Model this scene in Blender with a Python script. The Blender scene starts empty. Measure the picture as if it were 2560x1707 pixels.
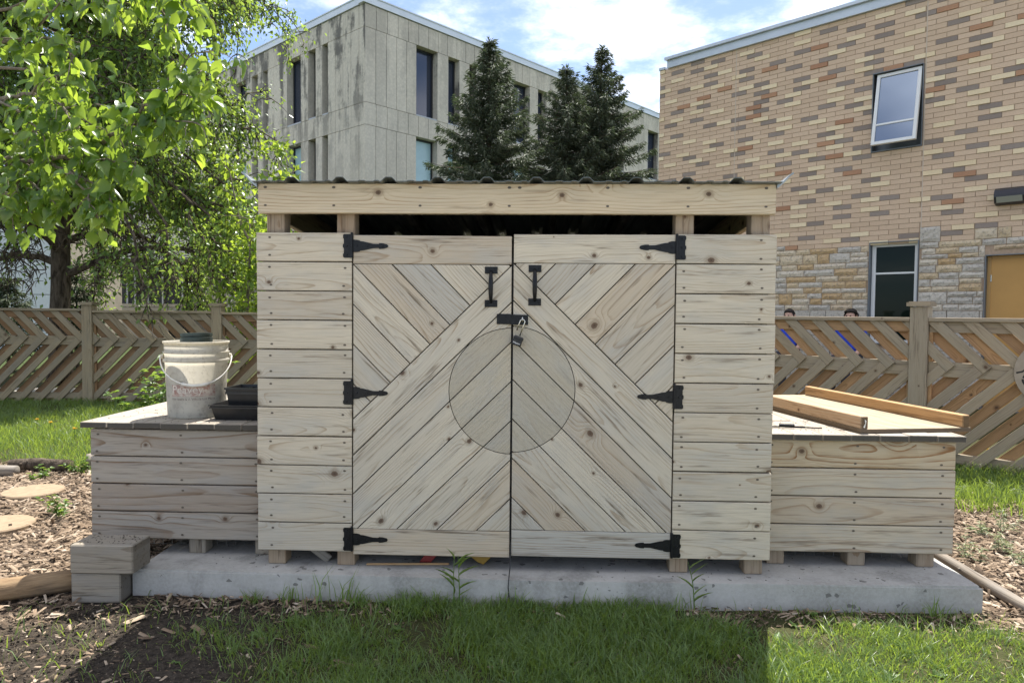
import bpy, bmesh, math, random
import numpy as np
from mathutils import Vector, Matrix

random.seed(7); rng = np.random.default_rng(11)
scene = bpy.context.scene
col = scene.collection
PI = math.pi; rad = math.radians

# ------------------------------------------------------------------ camera
CAM = np.array([.129, -3.456, 1.400]); FPX = 1770.; PW, PH = 2560., 1707.
def cam_axes(yaw, pitch, roll):
    cy, sy, cp, sp = math.cos(yaw), math.sin(yaw), math.cos(pitch), math.sin(pitch)
    f = np.array([-sy*cp, cy*cp, sp]); r0 = np.array([cy, sy, 0]); u0 = np.cross(r0, f)
    return math.cos(roll)*r0+math.sin(roll)*u0, -math.sin(roll)*r0+math.cos(roll)*u0, f
RX, UX, FX = cam_axes(rad(2.152), rad(-2.236), rad(.509))
def ray(x, y): return RX*(x-PW/2)/FPX-UX*(y-PH/2)/FPX+FX
def on_ground(x, y, z=0.): d = ray(x, y); return CAM+d*((z-CAM[2])/d[2])
def on_y(x, y, Y): d = ray(x, y); return CAM+d*((Y-CAM[1])/d[1])
def at(x, y, dep): return CAM+ray(x, y)*dep
cd = bpy.data.cameras.new('camera'); cam = bpy.data.objects.new('camera', cd); col.objects.link(cam)
cd.sensor_width = 36; cd.lens = 36*FPX/PW; cd.clip_end = 2000; cd.clip_start = .05
m = Matrix(((RX[0], UX[0], -FX[0], CAM[0]), (RX[1], UX[1], -FX[1], CAM[1]), (RX[2], UX[2], -FX[2], CAM[2]), (0, 0, 0, 1)))
cam.matrix_world = m
scene.camera = cam
scene.render.resolution_x = 1024; scene.render.resolution_y = 682

# ------------------------------------------------------------------ light
SUN_AZ, SUN_EL = rad(17.9), rad(63)
SUN_STRENGTH, SKY_STRENGTH, EXPOSURE = 4.6, .12, 1.15
world = bpy.data.worlds.new('World'); scene.world = world; world.use_nodes = True
def build_world():
    nt = world.node_tree; nt.nodes.clear(); L = nt.links.new
    out = nt.nodes.new('ShaderNodeOutputWorld'); bg = nt.nodes.new('ShaderNodeBackground')
    sky = nt.nodes.new('ShaderNodeTexSky'); sky.sky_type = 'NISHITA'; sky.sun_disc = False
    sky.sun_elevation = SUN_EL; sky.sun_rotation = SUN_AZ; sky.altitude = 240; sky.air_density = .62; sky.dust_density = .7; sky.ozone_density = 1.0
    tc = nt.nodes.new('ShaderNodeTexCoord'); sep = nt.nodes.new('ShaderNodeSeparateXYZ'); L(tc.outputs['Generated'], sep.inputs[0])
    def ma(op, a, b=None):
        n = nt.nodes.new('ShaderNodeMath'); n.operation = op
        for i, v in enumerate((a, b)):
            if v is None: continue
            if isinstance(v, (int, float)): n.inputs[i].default_value = v
            else: L(v, n.inputs[i])
        return n.outputs[0]
    zz = ma('MAXIMUM', ma('ADD', sep.outputs[2], .12), .05)
    cmb = nt.nodes.new('ShaderNodeCombineXYZ'); L(ma('DIVIDE', sep.outputs[0], zz), cmb.inputs[0]); L(ma('DIVIDE', sep.outputs[1], zz), cmb.inputs[1])
    cmb.inputs[2].default_value = 31.6
    def noise(sc, det, ro):
        n = nt.nodes.new('ShaderNodeTexNoise'); L(cmb.outputs[0], n.inputs['Vector']); n.inputs['Scale'].default_value = sc
        n.inputs['Detail'].default_value = det; n.inputs['Roughness'].default_value = ro; return n.outputs['Fac']
    c = ma('ADD', ma('MULTIPLY', noise(1.7, 3, .5), .60), ma('MULTIPLY', noise(5.5, 8, .62), .44))
    mr = nt.nodes.new('ShaderNodeMapRange'); mr.interpolation_type = 'SMOOTHSTEP'; L(c, mr.inputs[0])
    mr.inputs[1].default_value = .43; mr.inputs[2].default_value = .80
    hz = nt.nodes.new('ShaderNodeMapRange'); L(sep.outputs[2], hz.inputs[0]); hz.inputs[1].default_value = .0; hz.inputs[2].default_value = .12
    mix = nt.nodes.new('ShaderNodeMix'); mix.data_type = 'RGBA'; L(ma('MULTIPLY', ma('MULTIPLY', mr.outputs[0], hz.outputs[0]), .85), mix.inputs[0])
    L(sky.outputs[0], mix.inputs[6]); mix.inputs[7].default_value = (14.6, 13.8, 12.8, 1)
    L(mix.outputs[2], bg.inputs[0]); bg.inputs[1].default_value = SKY_STRENGTH; L(bg.outputs[0], out.inputs[0])
build_world()
sd = bpy.data.lights.new('sun', 'SUN'); sd.energy = SUN_STRENGTH; sd.angle = rad(.53); sd.color = (1, .955, .88)
sun = bpy.data.objects.new('sun', sd); col.objects.link(sun)
sdir = Vector((math.sin(SUN_AZ)*math.cos(SUN_EL), math.cos(SUN_AZ)*math.cos(SUN_EL), math.sin(SUN_EL)))
sun.rotation_euler = sdir.to_track_quat('Z', 'Y').to_euler(); sun.location = (6, 12, 20)
vs = scene.view_settings; vs.view_transform = 'Standard'; vs.look = 'None'; vs.exposure = EXPOSURE; vs.gamma = 1; vs.use_curve_mapping = False
scene.render.engine = 'CYCLES'; scene.cycles.use_denoising = True; scene.cycles.max_bounces = 7; scene.cycles.transparent_max_bounces = 6
scene.cycles.sample_clamp_indirect = 6

# ------------------------------------------------------------------ node helper
class Mat:
    def __init__(s, name):
        s.m = bpy.data.materials.new(name); s.m.use_nodes = True; s.nt = s.m.node_tree; s.nt.nodes.clear(); s._tc = None
    def node(s, t): return s.nt.nodes.new(t)
    def put(s, sock, v):
        if v is None: return
        if hasattr(v, 'is_output') or isinstance(v, bpy.types.NodeSocket): s.nt.links.new(v, sock)
        elif isinstance(v, (int, float)):
            try: sock.default_value = v
            except TypeError: sock.default_value = [v]*len(sock.default_value)
        else:
            v = tuple(v)
            if sock.type == 'RGBA' and len(v) == 3: v = v+(1,)
            sock.default_value = v
    def math(s, op, a, b=None, c=None, clamp=False):
        n = s.node('ShaderNodeMath'); n.operation = op; n.use_clamp = clamp
        for i, v in enumerate((a, b, c)): s.put(n.inputs[i], v)
        return n.outputs[0]
    def vm(s, op, a, b=None):
        n = s.node('ShaderNodeVectorMath'); n.operation = op; s.put(n.inputs[0], a)
        if b is not None: s.put(n.inputs[1], b)
        return n.outputs['Value'] if op in ('LENGTH', 'DISTANCE', 'DOT_PRODUCT') else n.outputs[0]
    def tc(s, which='Object'):
        if s._tc is None: s._tc = s.node('ShaderNodeTexCoord')
        return s._tc.outputs[which]
    def pos(s): return s.node('ShaderNodeNewGeometry').outputs['Position']
    def island(s): return s.node('ShaderNodeNewGeometry').outputs['Random Per Island']
    def orand(s): return s.node('ShaderNodeObjectInfo').outputs['Random']
    def sep(s, v): n = s.node('ShaderNodeSeparateXYZ'); s.put(n.inputs[0], v); return n.outputs
    def comb(s, x, y, z):
        n = s.node('ShaderNodeCombineXYZ')
        for i, v in enumerate((x, y, z)): s.put(n.inputs[i], v)
        return n.outputs[0]
    def noise(s, v, scale=1, det=2, rough=.5, dist=0, out='Fac'):
        n = s.node('ShaderNodeTexNoise'); s.put(n.inputs['Vector'], v); s.put(n.inputs['Scale'], scale); s.put(n.inputs['Detail'], det)
        s.put(n.inputs['Roughness'], rough); s.put(n.inputs['Distortion'], dist); return n.outputs[out]
    def voro(s, v, scale=1, feature='F1', out='Distance', dim='3D'):
        n = s.node('ShaderNodeTexVoronoi'); n.voronoi_dimensions = dim; n.feature = feature; s.put(n.inputs['Vector'], v); s.put(n.inputs['Scale'], scale); return n.outputs[out]
    def mr(s, v, a, b, c=0, d=1, smooth=True):
        n = s.node('ShaderNodeMapRange'); n.interpolation_type = 'SMOOTHSTEP' if smooth else 'LINEAR'
        for i, q in enumerate((v, a, b, c, d)): s.put(n.inputs[i], q)
        return n.outputs[0]
    def mix(s, f, a, b, blend='MIX'):
        n = s.node('ShaderNodeMix'); n.data_type = 'RGBA'; n.blend_type = blend; s.put(n.inputs[0], f); s.put(n.inputs[6], a); s.put(n.inputs[7], b); return n.outputs[2]
    def ramp(s, f, stops):
        n = s.node('ShaderNodeValToRGB'); e = n.color_ramp.elements
        while len(e) < len(stops): e.new(.5)
        for i, (p, c) in enumerate(stops): e[i].position = p; e[i].color = tuple(c)+(1,)
        s.put(n.inputs[0], f); return n.outputs[0]
    def bump(s, h, strength=.3, dist=.01):
        n = s.node('ShaderNodeBump'); s.put(n.inputs['Height'], h); n.inputs['Strength'].default_value = strength; n.inputs['Distance'].default_value = dist; return n.outputs[0]
    def finish(s, base, rough=.6, normal=None, metal=0, spec=.5, trans=0, trans_col=None, emis=None):
        p = s.node('ShaderNodeBsdfPrincipled'); s.put(p.inputs['Base Color'], base); s.put(p.inputs['Roughness'], rough); s.put(p.inputs['Metallic'], metal)
        s.put(p.inputs['Specular IOR Level'], spec)
        if normal is not None: s.put(p.inputs['Normal'], normal)
        o = s.node('ShaderNodeOutputMaterial'); sh = p.outputs[0]
        if trans:
            t = s.node('ShaderNodeBsdfTranslucent'); s.put(t.inputs[0], trans_col if trans_col is not None else base)
            mx = s.node('ShaderNodeMixShader'); mx.inputs[0].default_value = trans; s.nt.links.new(sh, mx.inputs[1]); s.nt.links.new(t.outputs[0], mx.inputs[2]); sh = mx.outputs[0]
        s.nt.links.new(sh, o.inputs[0]); return s.m

# ------------------------------------------------------------------ materials
def wood(name, light, dark, late, ring=.5, grey=.35, greycol=(.36, .36, .35), knots=.5, streak=.5, spacing=.009, chatter=False, endg=.45, kscale=1., var=.6):
    """weathered board: local x runs along the grain"""
    k = Mat(name); P = k.tc('Object'); R = k.orand(); x, y, z = k.sep(P)
    r2 = k.math('FRACT', k.math('MULTIPLY', R, 17.31)); r3 = k.math('FRACT', k.math('MULTIPLY', R, 91.7)); r4 = k.math('FRACT', k.math('MULTIPLY', R, 413.1))
    xo = k.math('ADD', x, k.math('MULTIPLY', R, 37.0)); off = k.math('MULTIPLY', r2, 11.0)
    # knots, true distance in metres
    kx, kz = 2.6, 5.5
    kc = k.comb(k.math('MULTIPLY', xo, kx), k.math('MULTIPLY', k.math('ADD', z, off), kz), 0)
    v = k.node('ShaderNodeTexVoronoi'); v.voronoi_dimensions = '2D'; k.put(v.inputs['Vector'], kc); v.inputs['Scale'].default_value = 1; v.inputs['Randomness'].default_value = .9
    df = k.vm('MULTIPLY', k.vm('SUBTRACT', kc, v.outputs['Position']), (1/kx*.8, 1/kz, 0))
    d = k.vm('LENGTH', df); cr = k.sep(v.outputs['Color'])
    krad = k.math('MULTIPLY', k.mr(cr[0], 1-knots, 1.03-knots, 0, 1, False), k.math('ADD', k.math('MULTIPLY', k.math('MULTIPLY', cr[1], cr[1]), .011*kscale), .0058*kscale))
    krad = k.math('MAXIMUM', krad, .0001)
    dn = k.math('ADD', d, k.math('MULTIPLY', k.math('SUBTRACT', k.noise(P, 90, 2), .5), .006))
    knot = k.mr(dn, k.math('MULTIPLY', krad, 1.05), k.math('MULTIPLY', krad, .75))
    rim = k.math('MULTIPLY', k.mr(dn, k.math('MULTIPLY', krad, 2.4), krad), k.math('SUBTRACT', 1, knot))
    # growth rings: slice through a cone of rings
    low = k.math('SUBTRACT', k.noise(k.comb(k.math('MULTIPLY', xo, 1.3), k.math('MULTIPLY', z, 7), off), 1, 2), .5)
    wob = k.math('SUBTRACT', k.noise(k.comb(k.math('MULTIPLY', xo, 5), k.math('MULTIPLY', z, 28), off), 1, 3), .5)
    zc = k.math('ADD', k.math('SUBTRACT', z, k.math('MULTIPLY', k.math('SUBTRACT', r3, .5), .17)), k.math('MULTIPLY', low, .035))
    oy = k.math('ADD', k.math('ADD', .012, k.math('MULTIPLY', r4, .05)), k.math('MULTIPLY', k.noise(k.comb(k.math('MULTIPLY', xo, .9), off, 0), 1, 1), .11))
    rr = k.math('SQRT', k.math('ADD', k.math('MULTIPLY', zc, zc), k.math('MULTIPLY', oy, oy)))
    dq = k.math('DIVIDE', d, k.math('MULTIPLY', krad, 2.7)); bul = k.math('MULTIPLY', krad, k.math('EXPONENT', k.math('MULTIPLY', -1, k.math('MULTIPLY', dq, dq))))
    rr = k.math('ADD', k.math('ADD', rr, k.math('MULTIPLY', bul, 2.2)), k.math('MULTIPLY', wob, .006))
    sn = k.math('FRACT', k.math('MULTIPLY', rr, 1/spacing))
    rg = k.math('MULTIPLY', k.math('ADD', k.math('MULTIPLY', k.mr(sn, .2, .9), .28), k.math('MULTIPLY', k.mr(sn, .70, .93), .72)), k.mr(sn, 1.0, .955)); rg = k.math('MULTIPLY', rg, k.mr(k.noise(k.comb(k.math('MULTIPLY', xo, 1.7), k.math('MULTIPLY', z, 22), off), 1, 3, .6), .32, .68, .12, 1.25))
    fine = k.noise(k.comb(k.math('MULTIPLY', xo, 6), k.math('MULTIPLY', y, 160), k.math('MULTIPLY', z, 260)), 1, 2, .6)
    st = k.noise(k.comb(k.math('MULTIPLY', xo, 2.2), k.math('MULTIPLY', y, 30), k.math('MULTIPLY', k.math('ADD', z, off), 38)), 1, 4, .65)
    blot = k.noise(k.comb(k.math('MULTIPLY', xo, 3.0), k.math('MULTIPLY', y, 5), k.math('MULTIPLY', k.math('ADD', z, off), 9)), 1, 4, .6)
    c = k.mix(r2, light, dark); c = k.mix(k.math('MULTIPLY', k.mr(r4, .6, 1.), .5*var), c, tuple(q*f for q, f in zip(late, (1.35, 1.4, 1.5)))); c = k.mix(k.math('MULTIPLY', k.mr(r3, .75, 1.), .6*var), c, greycol)
    c = k.mix(k.math('MULTIPLY', k.mr(blot, .40, .72), grey), c, greycol)
    c = k.mix(k.math('MULTIPLY', rg, ring), c, late)
    c = k.mix(k.math('MULTIPLY', k.mr(st, .55, .70), streak), c, tuple(q*.42 for q in late))
    c = k.mix(k.math('MULTIPLY', k.mr(fine, .42, .70), .30), c, tuple(q*.5 for q in light))
    chk = k.noise(k.comb(k.math('MULTIPLY', xo, 3.2), k.math('MULTIPLY', y, 9), k.math('MULTIPLY', k.math('ADD', z, off), 95)), 1, 4, .62)
    c = k.mix(k.math('MULTIPLY', k.mr(chk, .655, .70), .30*streak), c, tuple(q*.3 for q in late))
    c = k.mix(k.math('MULTIPLY', rim, .45), c, tuple(q*.55 for q in late))
    c = k.mix(k.math('MULTIPLY', k.mr(k.noise(k.comb(k.math('MULTIPLY', xo, 1.1), k.math('MULTIPLY', y, 14), k.math('MULTIPLY', k.math('ADD', z, off), 55)), 1, 3, .6), .63, .70), .38*streak), c, tuple(q*.22 for q in late))
    c = k.mix(k.math('MULTIPLY', knot, .9), c, (.105, .060, .036))
    c = k.mix(k.math('MULTIPLY', k.math('MULTIPLY', knot, k.mr(dn, k.math('MULTIPLY', krad, .55), 0)), .55), c, (.03, .02, .014))
    en = k.math('ABSOLUTE', k.sep(k.tc('Normal'))[0]); c = k.mix(k.mr(en, .6, .8, 0, endg), c, tuple(q*.16 for q in light))
    h = k.math('ADD', k.math('MULTIPLY', rg, -.5), k.math('MULTIPLY', fine, .9))
    if chatter:
        ch = k.noise(k.comb(k.math('MULTIPLY', xo, 30), 0, k.math('MULTIPLY', z, 110)), 1, 4, .7)
        c = k.mix(k.mr(ch, .52, .74, 0, .5), c, (.20, .18, .15)); h = k.math('ADD', h, k.math('MULTIPLY', ch, 1.5))
    # end grain darker and raw
    return k.finish(c, k.mr(fine, 0, 1, .66, .86), k.bump(h, .35, .004), spec=.28)

W_FRONT = wood('wood_weathered_pale', (.605, .535, .41), (.52, .465, .365), (.34, .245, .15), ring=.58, grey=.55, greycol=(.42, .41, .37), knots=.80, streak=.65, kscale=.92, var=.35)
W_DOOR = wood('wood_weathered_silver', (.61, .545, .425), (.50, .45, .36), (.31, .225, .14), ring=.66, grey=.55, greycol=(.41, .405, .375), knots=.66, streak=.9, kscale=.95, var=.95)
W_DISC = wood('wood_sanded_disc', (.49, .435, .33), (.41, .37, .29), (.29, .235, .165), ring=.3, grey=.6, greycol=(.41, .40, .36), knots=.0, streak=.3, chatter=True)
W_BEAM = wood('wood_golden_beam', (.66, .53, .345), (.63, .51, .34), (.33, .20, .10), ring=.6, grey=.35, greycol=(.54, .49, .385), knots=.85, streak=.4, spacing=.013, kscale=1.6)
W_BEAM2 = wood('wood_stained_board', (.54, .43, .28), (.52, .42, .28), (.26, .125, .045), ring=.9, grey=.4, greycol=(.46, .44, .385), knots=.8, streak=.5, spacing=.015, kscale=1.8)
W_POST = wood('wood_post_brown', (.37, .285, .195), (.31, .245, .175), (.20, .12, .065), ring=.55, grey=.3, greycol=(.3, .27, .22), knots=.3, streak=.6, spacing=.014)
W_BIN = wood('wood_bin_greybrown', (.385, .335, .27), (.34, .305, .255), (.19, .12, .07), ring=.75, grey=.6, greycol=(.315, .305, .285), knots=.5, streak=.6, spacing=.019)
W_BIN2 = wood('wood_bin_pale', (.53, .455, .34), (.48, .415, .32), (.29, .19, .11), ring=.6, grey=.55, greycol=(.38, .37, .335), knots=.6, streak=.6, spacing=.016)
W_BINTOP = wood('wood_bin_deck', (.40, .355, .29), (.34, .305, .255), (.2, .16, .12), ring=.35, grey=.6, greycol=(.33, .31, .28), knots=.3, streak=.6, endg=.95)
W_FENCE = wood('wood_fence_olive', (.33, .265, .165), (.28, .23, .15), (.16, .115, .065), ring=.5, grey=.5, greycol=(.25, .225, .17), knots=.5, streak=.5)
W_FENCE2 = wood('wood_fence_grey', (.40, .325, .225), (.35, .29, .205), (.20, .14, .085), ring=.5, grey=.5, greycol=(.34, .30, .235), knots=.5, streak=.5)
W_FBACKL = wood('wood_fence_brown', (.36, .215, .105), (.27, .165, .085), (.12, .06, .028), ring=.6, grey=.3, greycol=(.17, .125, .085), knots=.5, streak=.5)
W_FBACK = wood('wood_fence_orange', (.56, .35, .18), (.44, .275, .145), (.21, .105, .048), ring=.6, grey=.3, greycol=(.25, .17, .10), knots=.5, streak=.5)
W_LUMBER = wood('wood_fresh_lumber', (.52, .335, .165), (.49, .315, .155), (.38, .19, .07), ring=.5, grey=.12, knots=.35, streak=.6, endg=.85)
W_TIMBER = wood('wood_timber_grey', (.31, .27, .21), (.27, .24, .19), (.15, .115, .08), ring=.5, grey=.6, greycol=(.245, .235, .215), knots=.4, streak=.8, spacing=.016)
W_SHADE = wood('wood_painted_shade', (.035, .027, .02), (.03, .024, .018), (.015, .01, .007), ring=.4)  # shade inside the shed put into the wood colour

def simple(name, c, rough=.5, metal=0, spec=.5, var=.0, scale=8., bump=0.):
    k = Mat(name); base = c; nrm = None
    if var or bump:
        n = k.noise(k.tc('Object'), scale, 5, .6)
        if var: base = k.mix(k.mr(n, .3, .7), tuple(q*(1-var) for q in c), tuple(min(1, q*(1+var)) for q in c))
        if bump: nrm = k.bump(n, bump, .004)
    return k.finish(base, rough, nrm, metal, spec)
M_IRON = simple('black_powder_coat', (.007, .0075, .009), .38, 0, .28, .4, 60, .15)
M_STEEL = simple('bright_steel', (.55, .54, .5), .25, 1)
M_SCREW = simple('screw_grey', (.11, .09, .07), .5, .4)
M_ROOF = simple('roof_metal', (.105, .12, .115), .38, .35, .5, .25, 6)
M_TRIM = simple('roof_trim_metal', (.30, .32, .31), .35, .6, .5, .15, 10)
M_BLACKPL = simple('black_plastic', (.012, .012, .013), .38, 0, .45, .3, 30)
M_GREENPL = simple('green_plastic', (.035, .052, .045), .42, 0, .45, .2, 30)
M_RED = simple('red_plastic', (.24, .025, .022), .5); M_YEL = simple('yellow_plastic', (.32, .19, .03), .4)
M_WIRE = simple('galvanised_wire', (.3, .31, .31), .4, .8)
M_WHITEPRINT = simple('white_print', (.75, .75, .75), .5)

def mat_concrete():
    k = Mat('concrete'); P = k.pos(); x, y, z = k.sep(P)
    n = k.noise(P, 3.2, 6, .6); n2 = k.noise(k.comb(k.math('MULTIPLY', x, 4.5), k.math('MULTIPLY', y, 4.5), k.math('MULTIPLY', z, 1.2)), 1, 4, .55); f = k.noise(P, 60, 4, .7)
    c = k.mix(k.mr(n, .3, .7), (.32, .312, .285), (.45, .438, .405)); c = k.mix(k.mr(n2, .50, .66, 0, .7), c, (.22, .215, .195)); c = k.mix(k.mr(f, .3, .75, 0, .35), c, (.56, .56, .55))
    v = k.node('ShaderNodeTexVoronoi'); k.put(v.inputs['Vector'], k.vm('MULTIPLY', P, (1, 1, 1.3))); v.inputs['Scale'].default_value = 48
    cr = k.sep(v.outputs['Color']); pit = k.math('MULTIPLY', k.mr(v.outputs['Distance'], k.math('MULTIPLY', cr[1], .24), .02), k.math('GREATER_THAN', cr[0], k.mr(n, .35, .65, .95, .72)))
    c = k.mix(k.math('MULTIPLY', pit, .75), c, (.12, .115, .105))
    h = k.math('SUBTRACT', k.math('MULTIPLY', f, .5), pit)
    return k.finish(c, .88, k.bump(h, .5, .006), spec=.25)
M_CONC = mat_concrete()

def mat_ground():
    k = Mat('ground_soil'); P = k.pos(); x, y, z = k.sep(P)
    n = k.noise(P, 2.2, 5, .6); f = k.noise(P, 38, 5, .7); w = k.math('SUBTRACT', k.noise(P, 1.6, 3, .6), .5); ch = k.voro(k.vm('MULTIPLY', P, (1, 1.6, 1)), 42, 'F1', 'Color')
    soil = k.mix(k.mr(f, .3, .7), (.018, .015, .012), (.075, .061, .048)); soil = k.mix(k.mr(k.noise(P, 110, 3, .7), .60, .70), soil, (.17, .14, .11))
    cs = k.sep(ch)
    mulch = k.mix(cs[0], (.13, .092, .062), (.40, .31, .225)); mulch = k.mix(k.mr(cs[1], .55, .7), mulch, (.055, .04, .03))
    turf = k.mix(f, (.035, .042, .016), (.085, .085, .036))
    yw = k.math('ADD', y, k.math('MULTIPLY', w, 1.1)); xw = k.math('ADD', x, k.math('MULTIPLY', w, .5))
    # mulch bed left and right of the slab, turf beyond and in front
    bedL = k.math('MULTIPLY', k.math('MULTIPLY', k.mr(xw, -1.95, -2.2), k.mr(yw, 2.7, 2.3)), k.mr(yw, -.55, -.2))
    bedR = k.math('MULTIPLY', k.math('MULTIPLY', k.mr(xw, 2.15, 2.4), k.mr(yw, 2.3, 1.7)), k.mr(yw, -.75, -.35))
    bed = k.math('MAXIMUM', bedL, bedR)
    soilm = k.math('MULTIPLY', k.mr(xw, -.75, -1.15), k.mr(y, .5, .1))
    c = k.mix(soilm, turf, soil); c = k.mix(bed, c, mulch)
    far = k.mr(k.vm('LENGTH', P), 12, 20); c = k.mix(far, c, (.06, .085, .03))
    return k.finish(c, .95, k.bump(k.math('ADD', f, k.math('MULTIPLY', cs[0], .6)), .9, .02), spec=.12)
M_GROUND = mat_ground()

def leafmat(name, a, b, tr, trans=.45, rough=.38, spec=.45, br=.25):
    k = Mat(name); R = k.island(); c = k.ramp(R, [(0, a), (1-br, b), (1, tuple(q*1.25 for q in b))])
    t = k.mix(R, tr, tuple(q*.75 for q in tr)); return k.finish(c, rough, None, 0, spec, trans, t)
L_FORE = leafmat('leaf_large', (.028, .072, .018), (.075, .15, .03), (.42, .60, .06), .44, .30)
L_TREE = leafmat('leaf_tree', (.04, .09, .024), (.10, .18, .046), (.44, .60, .09), .42, .32, .6)
L_YOUNG = leafmat('leaf_young', (.07, .14, .025), (.12, .21, .04), (.50, .66, .06), .52, .4)
L_SHRUB = leafmat('leaf_shrub', (.06, .12, .03), (.11, .19, .05), (.35, .5, .07), .45, .4)
L_SPRUCE = leafmat('needle_spruce', (.042, .062, .042), (.135, .157, .098), (.10, .14, .06), .22, .6, .2, .35)
L_GRASS = leafmat('grass_blade', (.042, .09, .03), (.145, .225, .07), (.42, .56, .07), .42, .36, .6)
L_DRY = leafmat('dry_grass', (.22, .19, .10), (.36, .31, .18), (.3, .26, .13), .3, .6, .2)
L_SILVER = leafmat('leaf_silver', (.26, .30, .19), (.42, .46, .31), (.26, .34, .12), .3, .6, .2)
def mat_chip():
    k = Mat('wood_chip'); R = k.island(); c = k.ramp(R, [(0, (.04, .03, .022)), (.3, (.14, .10, .068)), (.65, (.28, .205, .14)), (.9, (.42, .33, .24)), (1, (.52, .44, .35))])
    n = k.noise(k.pos(), 120, 3, .6); c = k.mix(k.mr(n, .3, .8, 0, .4), c, (.09, .07, .05)); return k.finish(c, .9, spec=.15)
M_CHIP = mat_chip()
def mat_bark(name, a, b):
    k = Mat(name); x, y, z = k.sep(k.pos()); v = k.comb(k.math('MULTIPLY', x, 14), k.math('MULTIPLY', y, 14), k.math('MULTIPLY', z, 3.2)); n = k.noise(v, 1, 5, .65, .8)
    c = k.mix(k.mr(n, .3, .7), a, b); return k.finish(c, .95, k.bump(n, 1, .03), spec=.1)
M_BARK = mat_bark('bark', (.035, .027, .02), (.16, .13, .10)); M_BARK2 = mat_bark('bark_young', (.12, .10, .075), (.26, .23, .18))
def mat_log():
    k = Mat('log_wood'); P = k.tc('Object'); x, y, z = k.sep(P)
    n = k.noise(k.comb(k.math('MULTIPLY', x, 5), k.math('MULTIPLY', y, 40), k.math('MULTIPLY', z, 40)), 1, 5, .65); b = k.noise(P, 6, 3)
    c = k.ramp(n, [(.25, (.05, .035, .022)), (.5, (.26, .175, .10)), (.75, (.40, .29, .17))]); c = k.mix(k.mr(b, .45, .7, 0, .6), c, (.14, .11, .085)); return k.finish(c, .85, k.bump(n, .6, .01), spec=.2)
M_LOG = mat_log()
M_LOGGREY = wood('log_grey', (.32, .28, .22), (.30, .26, .21), (.14, .11, .085), ring=.5, grey=.5, greycol=(.25, .24, .23), knots=.2, streak=.8)
M_PAVER = simple('stepping_stone', (.30, .225, .15), .9, 0, .2, .12, 25, .2)
M_STONE = simple('river_stone', (.30, .265, .225), .8, 0, .3, .3, 12, .2)

# ------------------------------------------------------------------ mesh helpers
def link(o, parent=None, label=None, cat=None, group=None, kind=None):
    col.objects.link(o)
    if parent is not None: o.parent = parent
    if label: o['label'] = label
    if cat: o['category'] = cat
    if group: o['group'] = group
    if kind: o['kind'] = kind
    return o
def empty(name, loc=(0, 0, 0), rz=0., label=None, cat=None, group=None, parent=None):
    o = bpy.data.objects.new(name, None); o.location = loc; o.rotation_euler = (0, 0, rz); o.empty_display_size = .1
    return link(o, parent, label, cat, group)
def mesh_obj(name, me, mat, parent=None, loc=(0, 0, 0), rot=(0, 0, 0), smooth=False, **kw):
    if mat is not None and not me.materials:
        for q in (mat if isinstance(mat, (list, tuple)) else [mat]): me.materials.append(q)
    if smooth: me.polygons.foreach_set('use_smooth', [True]*len(me.polygons))
    o = bpy.data.objects.new(name, me); o.location = loc; o.rotation_euler = rot
    return link(o, parent, **kw)
def np_mesh(name, v, f):
    me = bpy.data.meshes.new(name); v = np.asarray(v, np.float32); f = np.asarray(f, np.int32); k = f.shape[1]
    me.vertices.add(len(v)); me.vertices.foreach_set('co', v.ravel()); me.loops.add(f.size); me.loops.foreach_set('vertex_index', f.ravel())
    me.polygons.add(len(f)); me.polygons.foreach_set('loop_start', np.arange(0, f.size, k, dtype=np.int32)); me.update(calc_edges=True); return me
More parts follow.
